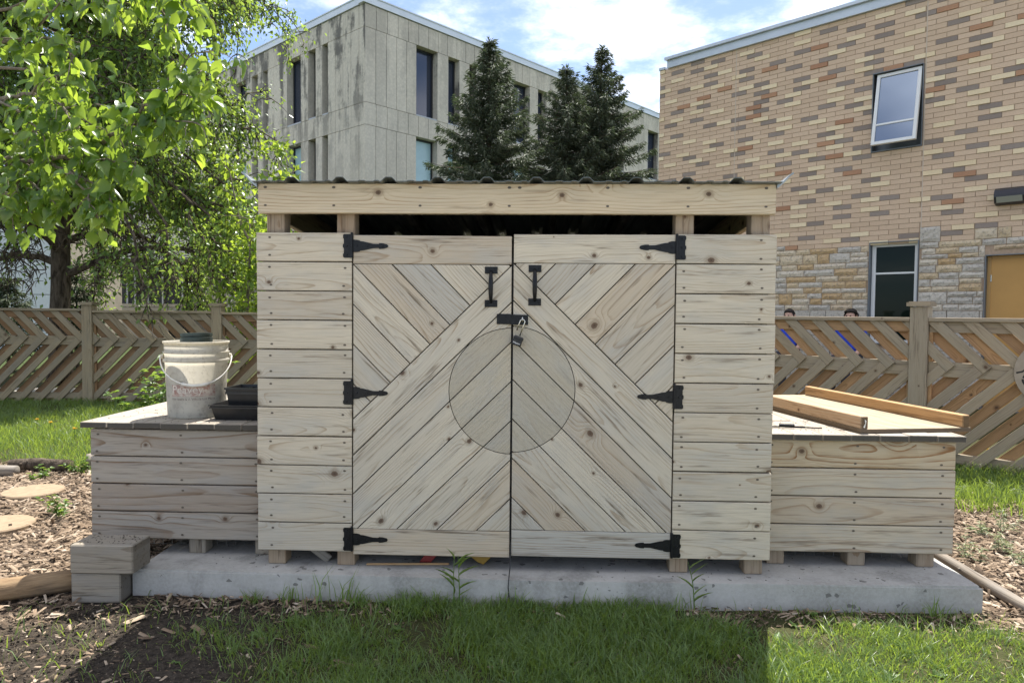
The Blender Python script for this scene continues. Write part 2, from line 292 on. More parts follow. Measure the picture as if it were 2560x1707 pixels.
class MB:
    def __init__(s): s.v = []; s.f = []; s.mi = []; s.cur = 0
    def add(s, vs, fs):
        b = len(s.v); s.v += [tuple(map(float, p)) for p in vs]; s.f += [tuple(i+b for i in q) for q in fs]; s.mi += [s.cur]*len(fs)
    def box(s, c, d, rz=0.):
        x, y, z = d[0]/2, d[1]/2, d[2]/2; cs, sn = math.cos(rz), math.sin(rz)
        vs = [(c[0]+a*cs-b*sn, c[1]+a*sn+b*cs, c[2]+e) for a, b, e in ((-x, -y, -z), (x, -y, -z), (x, y, -z), (-x, y, -z), (-x, -y, z), (x, -y, z), (x, y, z), (-x, y, z))]
        s.add(vs, [(0, 3, 2, 1), (4, 5, 6, 7), (0, 1, 5, 4), (1, 2, 6, 5), (2, 3, 7, 6), (3, 0, 4, 7)])
    def tube(s, pts, rads, n=8, caps=True, flat=1.):
        pts = [np.asarray(p, float) for p in pts]; rads = rads if hasattr(rads, '__len__') else [rads]*len(pts); rings = []; ref = None
        for i, p in enumerate(pts):
            t = pts[min(i+1, len(pts)-1)]-pts[max(i-1, 0)]; t = t/(np.linalg.norm(t)+1e-9)
            if ref is None: ref = np.array([0, 0, 1.]) if abs(t[2]) < .9 else np.array([1., 0, 0])
            a = np.cross(t, ref); a /= np.linalg.norm(a)+1e-9; b = np.cross(a, t); ref = b
            rings.append([p+rads[i]*(math.cos(q)*a+flat*math.sin(q)*b) for q in (2*PI*j/n for j in range(n))])
        b0 = len(s.v)
        for rg in rings: s.v += [tuple(map(float, q)) for q in rg]
        fs = []
        for i in range(len(pts)-1):
            for j in range(n): fs.append((b0+i*n+j, b0+i*n+(j+1) % n, b0+(i+1)*n+(j+1) % n, b0+(i+1)*n+j))
        if caps: fs.append(tuple(b0+j for j in range(n))[::-1]); fs.append(tuple(b0+(len(pts)-1)*n+j for j in range(n)))
        s.f += fs; s.mi += [s.cur]*len(fs)
    def prism(s, poly, y0, y1, inset=0.):
        """convex/concave polygon in xz pushed along y (y0 = front)"""
        n = len(poly); A = sum(poly[i][0]*poly[(i+1) % n][1]-poly[(i+1) % n][0]*poly[i][1] for i in range(n))
        if A < 0: poly = poly[::-1]
        b = len(s.v)
        if inset:
            q = inset_poly(poly, inset); s.v += [(x, y0, z) for x, z in q]+[(x, y0+inset*.8, z) for x, z in poly]+[(x, y1, z) for x, z in poly]; rings = 3
        else: s.v += [(x, y0, z) for x, z in poly]+[(x, y1, z) for x, z in poly]; rings = 2
        fs = [tuple(b+i for i in range(n))]+[tuple(b+(rings-1)*n+i for i in range(n))[::-1]]
        for k in range(rings-1):
            for i in range(n): j = (i+1) % n; fs.append((b+k*n+i, b+(k+1)*n+i, b+(k+1)*n+j, b+k*n+j))
        s.f += fs; s.mi += [s.cur]*len(fs)
    def lathe(s, prof, n=32, c=(0, 0, 0), caps=False):
        b = len(s.v)
        for r, z in prof:
            for j in range(n): a = 2*PI*j/n; s.v.append((c[0]+r*math.cos(a), c[1]+r*math.sin(a), c[2]+z))
        fs = []
        for i in range(len(prof)-1):
            for j in range(n): fs.append((b+i*n+j, b+i*n+(j+1) % n, b+(i+1)*n+(j+1) % n, b+(i+1)*n+j))
        if caps: fs.append(tuple(b+j for j in range(n))[::-1]); fs.append(tuple(b+(len(prof)-1)*n+j for j in range(n)))
        s.f += fs; s.mi += [s.cur]*len(fs)
    def mesh(s, name):
        me = bpy.data.meshes.new(name); me.from_pydata(s.v, [], s.f); me.update()
        if any(s.mi): me.polygons.foreach_set('material_index', s.mi)
        return me
    def build(s, name, mat, parent=None, **kw): return mesh_obj(name, s.mesh(name), mat, parent, **kw)
def inset_poly(poly, d):
    n = len(poly); out = []
    for i in range(n):
        p0, p1, p2 = (np.array(poly[(i+k) % n], float) for k in (-1, 0, 1)); e1 = p1-p0; e2 = p2-p1
        l1, l2 = np.linalg.norm(e1), np.linalg.norm(e2)
        if l1 < 1e-9 or l2 < 1e-9: out.append(tuple(p1)); continue
        n1 = np.array([-e1[1], e1[0]])/l1; n2 = np.array([-e2[1], e2[0]])/l2; b = n1+n2; q = np.dot(b, b)
        b = b*(2/q) if q > .3 else b; out.append(tuple(p1+b*d*1.0))
    return out
def clip(poly, nx, nz, c):
    """keep the side nx*x+nz*z <= c"""
    out = []; n = len(poly)
    for i in range(n):
        a, b = poly[i], poly[(i+1) % n]; da = nx*a[0]+nz*a[1]-c; db = nx*b[0]+nz*b[1]-c
        if da <= 0: out.append(a)
        if (da < 0 < db) or (db < 0 < da): t = da/(da-db); out.append((a[0]+t*(b[0]-a[0]), a[1]+t*(b[1]-a[1])))
    return out
def clip_rect(poly, x0, x1, z0, z1):
    for a in ((-1, 0, -x0), (1, 0, x1), (0, -1, -z0), (0, 1, z1)):
        if len(poly) < 3: return []
        poly = clip(poly, *a)
    res = []
    for p in poly:
        if not res or math.hypot(p[0]-res[-1][0], p[1]-res[-1][1]) > .002: res.append(p)
    if len(res) > 2 and math.hypot(res[0][0]-res[-1][0], res[0][1]-res[-1][1]) < .002: res.pop()
    if len(res) < 3: return []
    ar = abs(sum(res[i][0]*res[(i+1) % len(res)][1]-res[(i+1) % len(res)][0]*res[i][1] for i in range(len(res))))/2
    return res if ar > .0008 else []
def plank(name, poly, y0, th, ang, mat, parent, ch=.003, **kw):
    """board lying in the xz plane; grain runs at angle ang; object's local x is the grain"""
    cx = sum(p[0] for p in poly)/len(poly); cz = sum(p[1] for p in poly)/len(poly); c, s = math.cos(ang), math.sin(ang)
    loc = [((p[0]-cx)*c+(p[1]-cz)*s, -(p[0]-cx)*s+(p[1]-cz)*c) for p in poly]
    mb = MB(); mb.prism(loc, 0, th, ch); return mb.build(name, mat, parent, loc=(cx, y0, cz), rot=(0, -ang, 0), **kw)
_cache = {}
def beam_mesh(l, d, h, b=.004):
    key = ('beam', round(l, 3), round(d, 3), round(h, 3), b)
    bm = bmesh.new(); bmesh.ops.create_cube(bm, size=1)
    for v in bm.verts: v.co = Vector((v.co.x*l, v.co.y*d, v.co.z*h))
    if b: bmesh.ops.bevel(bm, geom=bm.edges[:], offset=b, segments=1, affect='EDGES')
    me = bpy.data.meshes.new('beam'); bm.to_mesh(me); bm.free(); return me
def beam(name, size, loc, rot, mat, parent=None, b=.004, **kw):
    """box with softened edges, local x = length = grain"""
    key = (round(size[0], 3), round(size[1], 3), round(size[2], 3), b, mat.name)
    if key not in _cache: _cache[key] = beam_mesh(*size, b); _cache[key].materials.append(mat)
    return mesh_obj(name, _cache[key], None, parent, loc=loc, rot=rot, **kw)
VERT = (0, -PI/2, 0); ALONG_Y = (0, 0, PI/2)
def text_mesh(body, size, extrude=.0004):
    cu = bpy.data.curves.new('t', 'FONT'); cu.body = body; cu.size = size; cu.extrude = extrude; cu.align_x = 'CENTER'; cu.align_y = 'CENTER'; cu.resolution_u = 3
    o = bpy.data.objects.new('t', cu); col.objects.link(o); dg = bpy.context.evaluated_depsgraph_get(); me = bpy.data.meshes.new_from_object(o.evaluated_get(dg)); bpy.data.objects.remove(o); bpy.data.curves.remove(cu); return me

# ------------------------------------------------------------------ leaf helper
LEAF_S = (np.array([(0, 0, 0), (.42, .27, .05), (1, 0, -.10), (.42, -.27, .05)]), np.array([(0, 1, 2), (0, 2, 3)]))
_u = [0, .12, .32, .55, .78, 1]; _w = [0, .17, .255, .20, .085, 0]
LEAF_L = (np.array([(u, 0, -.28*u*u) for u in _u]+[(u, w, (.10*w/.255)-.28*u*u+.03*math.sin(9*u)) for u, w in zip(_u[1:5], _w[1:5])]+[(u, -w, (.10*w/.255)-.28*u*u-.02*math.sin(8*u)) for u, w in zip(_u[1:5], _w[1:5])]),
          np.array([(0, 1, 6), (1, 7, 6), (1, 2, 7), (2, 8, 7), (2, 3, 8), (3, 9, 8), (3, 4, 9), (4, 5, 9), (0, 10, 1), (1, 10, 11), (1, 11, 2), (2, 11, 12), (2, 12, 3), (3, 12, 13), (3, 13, 4), (4, 13, 5)]))
def unit(a): return a/(np.linalg.norm(a, axis=-1, keepdims=True)+1e-9)
def leaves(P, D, U, S, tpl=LEAF_S, wscale=1.):
    """P base points, D leaf axis, U rough normal, S lengths"""
    n = len(P); D = unit(D); Y = unit(np.cross(U, D)); Z = np.cross(D, Y); tv, tf = tpl; k = len(tv); S = np.asarray(S).reshape(n, 1, 1)
    V = P[:, None, :]+S*(tv[None, :, 0:1]*D[:, None, :]+wscale*tv[None, :, 1:2]*Y[:, None, :]+tv[None, :, 2:3]*Z[:, None, :])
    F = (tf[None]+(np.arange(n)*k)[:, None, None]).reshape(-1, tf.shape[1]); return V.reshape(-1, 3), F
def rand_dirs(n): return unit(rng.normal(size=(n, 3)))

# ================================================================== ground and slab
def build_ground():
    def axis(lo, hi, d0, far):
        a = list(np.arange(lo, hi+1e-6, d0)); s = d0; x = hi
        while x < far: s *= 1.35; x += s; a.append(x)
        s = d0; x = lo; pre = []
        while x > -far: s *= 1.35; x -= s; pre.append(x)
        return np.array(pre[::-1]+a)
    xs = axis(-7, 6, .12, 700); ys = axis(-1.6, 7, .12, 700); X, Y = np.meshgrid(xs, ys)
    Z = .010*np.sin(X*2.1+.5)*np.sin(Y*2.7)+.006*np.sin(X*6.3+Y*4.1)+.004*np.sin(X*11-Y*9)
    near = (np.abs(X) < 2.6) & (Y > -.3) & (Y < 2.1); Z = np.where(near, Z*.4-.004, Z); Z[(np.abs(X) > 8) | (Y < -3) | (Y > 8)] = 0
    nx, ny = len(xs), len(ys); I = np.arange(nx*ny).reshape(ny, nx)
    F = np.stack([I[:-1, :-1], I[:-1, 1:], I[1:, 1:], I[1:, :-1]], -1).reshape(-1, 4)
    me = np_mesh('ground', np.stack([X, Y, Z], -1).reshape(-1, 3), F)
    mesh_obj('ground', me, M_GROUND, smooth=True, kind='structure')
build_ground()
SLAB = .125
def build_slab():
    bm = bmesh.new(); pts = [(-1.86, -.085), (-.6, -.10), (.2, -.115), (1.2, -.09), (2.25, -.06), (2.27, 1.95), (-1.9, 1.95)]
    vb = [bm.verts.new((x, y, -.06)) for x, y in pts]; vt = [bm.verts.new((x, y, SLAB)) for x, y in pts]; n = len(pts)
    for i in range(n): bm.faces.new((vb[i], vb[(i+1) % n], vt[(i+1) % n], vt[i]))
    bm.faces.new(vt); bm.faces.new(vb[::-1]); e = [q for q in bm.edges if all(v.co.z > .1 for v in q.verts)]
    bmesh.ops.bevel(bm, geom=e, offset=.012, segments=2, affect='EDGES')
    me = bpy.data.meshes.new('concrete_slab'); bm.to_mesh(me); bm.free(); mesh_obj('concrete_slab', me, M_CONC, kind='structure')
build_slab()
mb = MB(); mb.add([(-14, -6.2, .012), (14, -6.2, .012), (14, -2.0, .012), (-14, -2.3, .012)], [(0, 1, 2, 3)]); mb.build('path', simple('added_bounce_gravel', (.46, .42, .36), .95, 0, .15, .25, 30), kind='structure')  # added pale ground behind the camera, bounces sunlight onto the shed front

# ================================================================== shed
Z0 = .21; PITCH = .144
shed = empty('shed', (0, .65, SLAB), label='pale weathered plank shed with two chevron doors and metal roof', cat='shed')
SH = (0, -.65, -SLAB)         # world -> shed local offset
def sl(x, y, z): return (x+SH[0], y+SH[1], z+SH[2])
def sub(name, parent, loc=(0, 0, 0)): o = bpy.data.objects.new(name, None); o.location = loc; o.empty_display_size = .05; return link(o, parent)
origin = shed
def shed_plank(name, poly, y0, th, ang, mat, parent=None, ch=.003, off=SH):
    p2 = [(x+off[0], z+off[2]) for x, z in poly]; return plank(name, p2, y0+off[1], th, ang, mat, parent or shed, ch)
screws = MB()
def screw(x, z, y=-.0005, r=.0052):
    n = 6; screws.add([(x+r*1.5*math.cos(2*PI*i/n)+SH[0], y-.0008+SH[1], z+r*math.sin(2*PI*i/n)+SH[2]) for i in range(n)], [tuple(range(n))])
for side in (-1, 1):
    for i in range(11):
        z0 = Z0+i*PITCH; dx = random.uniform(-.003, .003); dz = random.uniform(-.001, .001); y = random.uniform(-.0015, .0015)
        a, b = sorted((side*.7915, side*(1.267+dx)))
        shed_plank('board', [(a, z0+dz), (b, z0+dz+random.uniform(-.001, .001)), (b, z0+.1385+dz), (a, z0+.1385+dz)], y, .036, 0, W_FRONT)
        for q in (.83, 1.195):
            for w in (.026, .112):
                if not (q == .83 and i in (0, 5, 10)): screw(side*(q+random.uniform(-.006, .006)), z0+w+random.uniform(-.006, .006), y-.0005)
# posts (front row and back row)
for x in (-1.185, -.832, .835, 1.2):
    z1 = 1.835+Z0; beam('post', (z1-SLAB, .089, .089), sl(x, .085, (z1+SLAB)/2), VERT, W_POST, shed)
for x in (-1.185, -.4, .4, 1.2):
    z1 = 1.70+Z0; beam('post', (z1-SLAB, .089, .089), sl(x, 1.38, (z1+SLAB)/2), VERT, W_POST, shed)
# side and back cladding
for side in (-1, 1):
    for i in range(11): beam('side_board', (1.36, .034, .1385), sl(side*1.252, .725, Z0+i*PITCH+.07), ALONG_Y, W_FRONT, shed)
    b = beam('side_beam', (1.42, .038, .14), sl(side*1.235, .74, 1.70+Z0), ALONG_Y, W_BEAM, shed); b.rotation_euler = (0, math.atan(.073), PI/2)
for i in range(12): beam('back_board', (2.54, .034, .1405), sl(0, 1.445, Z0+i*.1425+.07), (0, 0, 0), W_SHADE, shed)
# fascia and roof
plank('fascia', [(-1.257, 1.674+Z0-SLAB), (1.258, 1.676+Z0-SLAB), (1.258, 1.820+Z0-SLAB), (-1.257, 1.819+Z0-SLAB)], -.65, .038, 0, W_BEAM, shed, .003)
for i, x in enumerate((-1.22, -.88, -.455, -.02, .03, .455, .84, 1.21)):
    screw(x, 1.80+Z0, -.001, .0065)
    if i != 4: screw(x, 1.712+Z0, -.001, .0055)
screws.build('screws', M_SCREW, shed, kind='stuff')
for x in (-1.0, -.6, -.2, .2, .6, 1.0):
    b = beam('rafter', (1.4, .038, .089), sl(x, .76, 1.735+Z0), ALONG_Y, W_SHADE, shed); b.rotation_euler = (0, math.atan(.073), PI/2)
def build_roof():
    prof = []; ribs = [-1.077+.2377*k for k in range(10)]
    xs = [(-1.268, 0)]
    for r in ribs:
        for dx, dz in ((-.15, 0), (-.142, .004), (-.118, .004), (-.11, 0), (-.075, 0), (-.067, .004), (-.05, .004), (-.043, 0), (-.036, 0), (-.020, .016), (-.014, .020), (.014, .020), (.020, .016), (.036, 0), (.05, 0)):
            if r+dx > xs[-1][0]+.002: xs.append((r+dx, dz))
    xs.append((1.272, 0)); mb = MB(); y0, y1 = -.045, 1.56; s = -.073
    top = [(x, y0, 1.8235+z-s*0) for x, z in xs]; bot = [(x, y1, 1.8235+z+s*(y1-y0)) for x, z in xs]; n = len(xs); t = .0035
    V = top+bot+[(x, y, z-t) for x, y, z in top]+[(x, y, z-t) for x, y, z in bot]; F = []
    for i in range(n-1): F += [(i, i+1, n+i+1, n+i), (2*n+i, 3*n+i, 3*n+i+1, 2*n+i+1), (i, 2*n+i, 2*n+i+1, i+1)]
    mb.add([(x+SH[0], y+SH[1], z+Z0+SH[2]) for x, y, z in V], F); roof = mb.build('roof_sheet', M_ROOF, shed)
    for sg in (-1, 1):
        mb = MB(); pr = [(1.256, 1.800), (1.258, 1.8215), (1.285, 1.831), (1.318, 1.866), (1.332, 1.874), (1.334, 1.867), (1.320, 1.858), (1.290, 1.825), (1.262, 1.800)]
        n = len(pr); V = [(sg*x, y0+.03, z) for x, z in pr]+[(sg*x, y1, z+s*(y1-y0)) for x, z in pr]
        F = [tuple(range(n)), tuple(range(n, 2*n))[::-1]]+[(i, (i+1) % n, n+(i+1) % n, n+i) for i in range(n)]
        mb.add([(x, y+SH[1], z+Z0+SH[2]) for x, y, z in V], F); mb.build('edge_trim', M_TRIM, roof)
build_roof()
# doors -------------------------------------------------------------
CZ = .817+Z0; CR = .311
def interval(poly, u, v, c):
    """extent along u of a convex polygon on the line v = c"""
    ts = []; n = len(poly)
    q = [(p[0]*u[0]+p[1]*u[1], p[0]*v[0]+p[1]*v[1]) for p in poly]
    for i in range(n):
        a, b = q[i], q[(i+1) % n]
        if (a[1]-c)*(b[1]-c) <= 0 and abs(a[1]-b[1]) > 1e-9: t = (c-a[1])/(b[1]-a[1]); ts.append(a[0]+t*(b[0]-a[0]))
    return (min(ts), max(ts)) if len(ts) > 1 else None
def strip(mb, rows, th):
    """rows: (v, l, r) ascending v ; local x = u, z = v"""
    rows = [r for r in rows if r[2]-r[1] > .0015]
    if len(rows) < 2: return False
    b = len(mb.v); n = len(rows)
    mb.v += [(l, 0, v) for v, l, r in rows]+[(r, 0, v) for v, l, r in rows]+[(l, th, v) for v, l, r in rows]+[(r, th, v) for v, l, r in rows]; F = []
    for i in range(n-1): F += [(b+i, b+n+i, b+n+i+1, b+i+1), (b+i, b+i+1, b+2*n+i+1, b+2*n+i), (b+n+i, b+3*n+i, b+3*n+i+1, b+n+i+1), (b+2*n+i, b+2*n+i+1, b+3*n+i+1, b+3*n+i)]
    F += [(b, b+2*n, b+3*n, b+n), (b+n-1, b+2*n-1, b+4*n-1, b+3*n-1)]
    mb.f += F; mb.mi += [0]*len(F); return True
def hinge(sg, x, z, door):
    """strap hinge: leaf on the frame, tapering strap on the door (strap runs towards -sg)"""
    mb = MB(); d = -sg
    leaf = [(0, -.058), (.010, -.058), (.034, -.058), (.040, -.053), (.040, -.040), (.036, -.034), (.036, -.012), (.041, -.006), (.041, .006), (.036, .012), (.036, .034), (.040, .040), (.040, .053), (.034, .058), (.0, .058)]
    mb.prism([(x+sg*(p[0]+.006), z+p[1]) for p in leaf], -.0035, -.0003)
    strap = [(0, -.030), (.020, -.030), (.034, -.027), (.038, -.023), (.052, -.022), (.100, -.011), (.128, -.010), (.132, -.014), (.150, -.013), (.170, -.008), (.176, 0), (.170, .008), (.150, .013), (.132, .014), (.128, .010), (.100, .011), (.052, .022), (.038, .023), (.034, .027), (.020, .030), (0, .030)]
    mb.prism([(x+d*(p[0]+.002), z+p[1]) for p in strap], -.0038, -.0003)
    mb.tube([(x+sg*.002, -.006, z-.058), (x+sg*.002, -.006, z+.060)], .0062, 8)
    mb.tube([(x+sg*.002, -.006, z+.0605), (x+sg*.002, -.006, z+.066)], [.0068, .005], 8)
    for px, pz in ((x+sg*.028, z-.044), (x+sg*.026, z), (x+sg*.028, z+.044), (x+d*.024, z), (x+d*.075, z), (x+d*.150, z)): mb.tube([(px, -.0032, pz), (px, -.0062, pz)], [.0052, .003], 8)
    mb.build('hinge', M_IRON, door)
for sg in (-1, 1):
    dz = -.006 if sg < 0 else .003
    door = sub('door', shed, sl(0, 0, dz)); off = (0, 0, 0)
    x_in, x_out = (.0045 if sg > 0 else .006), .7845; ZB, ZT = .1235+Z0, 1.432+Z0
    mir = lambda P: [(sg*x, z) for x, z in P]
    zt = 1.574+Z0; zb = -.008+Z0
    plank('rail', mir([(x_in, ZT+.003), (x_out, ZT+.003), (x_out, zt), (x_in, zt-.002)]), 0, .036, 0, W_DOOR, door)
    plank('rail', mir([(x_in, zb), (x_out, zb), (x_out, ZB-.003), (x_in, ZB-.003)]), 0, .036, 0, W_DOOR, door)
    mb = MB(); mb.box((sg*.396, .0465, .96), (.782, .012, 1.44)); mb.build('added_gap_backing', W_SHADE, door)  # added dark sheet behind the planks, keeps their gaps black
    K = .977; fa = math.atan(K); cosf = math.cos(fa); g = .0024
    rect = [(x_in, ZB), (x_out, ZB), (x_out, ZT), (x_in, ZT)]
    line = lambda zc, keep_below, P: clip(P, K, 1, zc) if keep_below else clip(P, -K, -1, -zc)     # boundary z = zc - K x
    zu, zl = 1.436+Z0, 1.256+Z0
    gz = g/cosf
    P = line(zl+gz, False, line(zu-gz, True, rect)); plank('brace', mir(P), random.uniform(-.001, .0005), .036, sg*-fa, W_DOOR, door)
    # planks below the brace, parallel to it, cut by the disc
    top = zl; j = 0
    while top > ZB-.9:
        bot = top-.1935; Q = line(bot+gz, False, line(top-gz, True, rect))
        Q = clip_rect(Q, x_in, x_out, ZB, ZT) if len(Q) > 2 else []
        top = bot; j += 1
        if not Q: continue
        Q = mir(Q); ang = sg*-fa; u = (math.cos(ang), math.sin(ang)); v = (-math.sin(ang), math.cos(ang))
        uc, vc = CZ*u[1], CZ*v[1]; vv = [p[0]*v[0]+p[1]*v[1] for p in Q]; v0, v1 = min(vv), max(vv)
        y = random.uniform(-.001, .001)
        if v0-vc > CR or v1-vc < -CR:
            plank('plank', Q, y, .036, ang, W_DOOR, door); continue
        cx = sum(p[0] for p in Q)/len(Q); cz = sum(p[1] for p in Q)/len(Q); cu, cv = cx*u[0]+cz*u[1], cx*v[0]+cz*v[1]
        N = 33; A, B, Cc = [], [], []
        for i in range(N):
            w = v0+(v1-v0)*(.0005+.999*i/(N-1)); iv = interval(Q, u, v, w)
            if iv is None: continue
            a, b = iv; h2 = CR*CR-(w-vc)**2; hi2 = (CR-.0035)**2-(w-vc)**2
            h = math.sqrt(h2) if h2 > 0 else 0.
            A.append((w-cv, a-cu, min(b, uc-h)-cu)); B.append((w-cv, max(a, uc+h)-cu, b-cu))
            if hi2 > 0: hh = math.sqrt(hi2); Cc.append((w-cv, max(a, uc-hh)-cu, min(b, uc+hh)-cu))
        mb = MB(); ok = strip(mb, A, .036) | strip(mb, B, .036)
        if ok: mb.build('plank', W_DOOR, door, loc=(cx, y, cz), rot=(0, -ang, 0))
        mb = MB()
        if strip(mb, Cc, .036): mb.build('disc_plank', W_DISC, door, loc=(cx, y+.001, cz), rot=(0, -ang, 0))
    # planks above the brace, at right angles to it
    ang = sg*(PI/2-fa); U = line(zu+gz, False, rect); Kp = 1/K
    for j in range(-4, 5):
        # lines z = ZT - ... rising away from the middle: z = zc + Kp*x'
        zc0 = ZT-Kp*x_out+j*.1965; zc1 = zc0+.1965
        Q = clip(U, -Kp, 1, zc1-gz); Q = clip(Q, Kp, -1, -(zc0+gz)) if len(Q) > 2 else []
        Q = clip_rect(Q, x_in, x_out, ZB, ZT) if len(Q) > 2 else []
        if Q: plank('plank', mir(Q), random.uniform(-.001, .001), .036, ang, W_DOOR, door)
    for hz in (1.515, .793, .062): hinge(sg, sg*.788, hz+Z0-dz, door)
    # pull handle
    hx, hz = (-.105, 1.320) if sg < 0 else (.108, 1.329); hz += Z0-dz
    mb = MB()
    for e in (-1, 1):
        c = hz+e*.081; mb.prism([(hx-.031, c-.017), (hx+.031, c-.017), (hx+.031, c+.017), (hx-.031, c+.017)], -.006, -.0003, .002)
        for q in (-1, 1): mb.tube([(hx+q*.018, -.0055, c), (hx+q*.018, -.0085, c)], [.005, .003], 8)
    pts = []; rr = []
    for i in range(15):
        t = i/14; zz = hz-.075+.15*t; pts.append((hx, -.004-.030*math.sin(PI*min(1, max(0, t)))**.5, zz)); rr.append(.0075+.0042*math.sin(PI*t))
    mb.tube(pts, rr, 10); mb.build('pull_handle', M_IRON, door, smooth=False)
    if sg < 0:
        mb = MB(); mb.box((0, .060, .95), (.09, .014, 1.46)); mb.build('gap_light_block', W_SHADE, door)  # added strip behind the centre gap, blocks light leaking between the doors
        mb = MB(); z = 1.163+Z0-dz; mb.prism([(-.076, z-.024), (-.012, z-.024), (-.012, z+.026), (-.076, z+.026)], -.005, -.0003, .0015)
        mb.prism([(-.0115, z-.025), (.077, z-.027), (.077, z+.022), (-.0115, z+.024)], -.013, -.0095, .0012); mb.prism([(-.030, z-.0245), (-.0115, z-.0245), (-.0115, z+.0245), (-.030, z+.0245)], -.0115, -.0055)
        mb.tube([(-.066, -.006, z-.018), (-.066, -.006, z+.020)], .0035, 6); mb.build('hasp', M_IRON, door)
    else:
        mb = MB(); z = 1.163+Z0-dz; mb.prism([(.016, z-.022), (.078, z-.024), (.078, z+.022), (.016, z+.023)], -.006, -.0003)
        mb.tube([(.050, -.008, z+.010), (.050, -.024, z+.008), (.050, -.028, z-.002), (.050, -.024, z-.010), (.050, -.008, z-.012)], .0036, 8); mb.build('staple', M_STEEL, door)
# padlock, open, hanging from the staple
lock = empty('padlock', (.050, -.030, 1.151+Z0), label='small open black padlock hanging from the door hasp', cat='padlock'); lock.rotation_euler = (0, rad(20), 0)
mb = MB(); pts = []
for i in range(13): a = PI*i/12; pts.append((.0115*math.cos(a), 0, .006+.0115*math.sin(a)))
pts = [(.0115, 0, -.062)]+pts+[(-.0115, 0, -.042)]
mb.tube(pts, .0033, 8); mb.build('shackle', M_STEEL, lock, loc=(0, 0, -.006), smooth=True)
mb = MB(); mb.prism([(-.020, -.116), (.022, -.116), (.025, -.112), (.025, -.078), (.022, -.070), (-.018, -.070), (-.022, -.078), (-.022, -.112)], -.013, .013, .003); mb.prism([(-.0225, -.085), (.0265, -.085), (.0265, -.074), (-.0225, -.074)], -.0145, .0145, .002)
body = mb.build('lock_body', M_BLACKPL, lock, loc=(.008, 0, -.001))
tm = text_mesh('Master', .0125); mesh_obj('lettering', tm, M_WHITEPRINT, body, loc=(.002, -.0135, -.104), rot=(PI/2, 0, 0))
# cord hanging out of the door gap
mb = MB(); mb.tube([(0.0, -.008, Z0+.06), (.001, -.022, Z0-.02), (.0, -.05, SLAB+.03), (-.002, -.118, SLAB+.004), (-.004, -.126, SLAB-.03), (.002, -.125, .03)], .0028, 6)
mb.build('cord', M_BLACKPL, label='thin black cord hanging out below the door gap over the slab', cat='cord')
# bits visible through the gap under the shed
mb = MB(); mb.prism([(-.60, 0), (-.54, 0), (-.50, .05), (-.56, .055)], 0, .03, .002); mb.build('shovel_blade', M_RED, loc=(.13, .10, SLAB+.001), label='red plastic scrap lying under the left door on the slab', cat='scrap')
mb = MB(); mb.prism([(-.31, .012), (-.28, 0), (-.24, .04), (-.25, .06), (-.36, .05)], 0, .03, .002); mb.build('shovel_blade', M_YEL, loc=(.14, .09, SLAB+.001), label='yellow plastic scrap lying under the left door on the slab', cat='scrap')
o = beam('wood_offcut', (.13, .05, .045), (-.985, .10, SLAB+.05), (0, rad(42), rad(20)), W_TIMBER, label='split wood offcut leaning under the left plank column of the shed', cat='offcut')
o = beam('wood_offcut', (.42, .014, .010), (-.52, .06, SLAB+.0065), (0, 0, rad(4)), W_LUMBER, label='thin wooden stick lying under the left shed door', cat='stick')

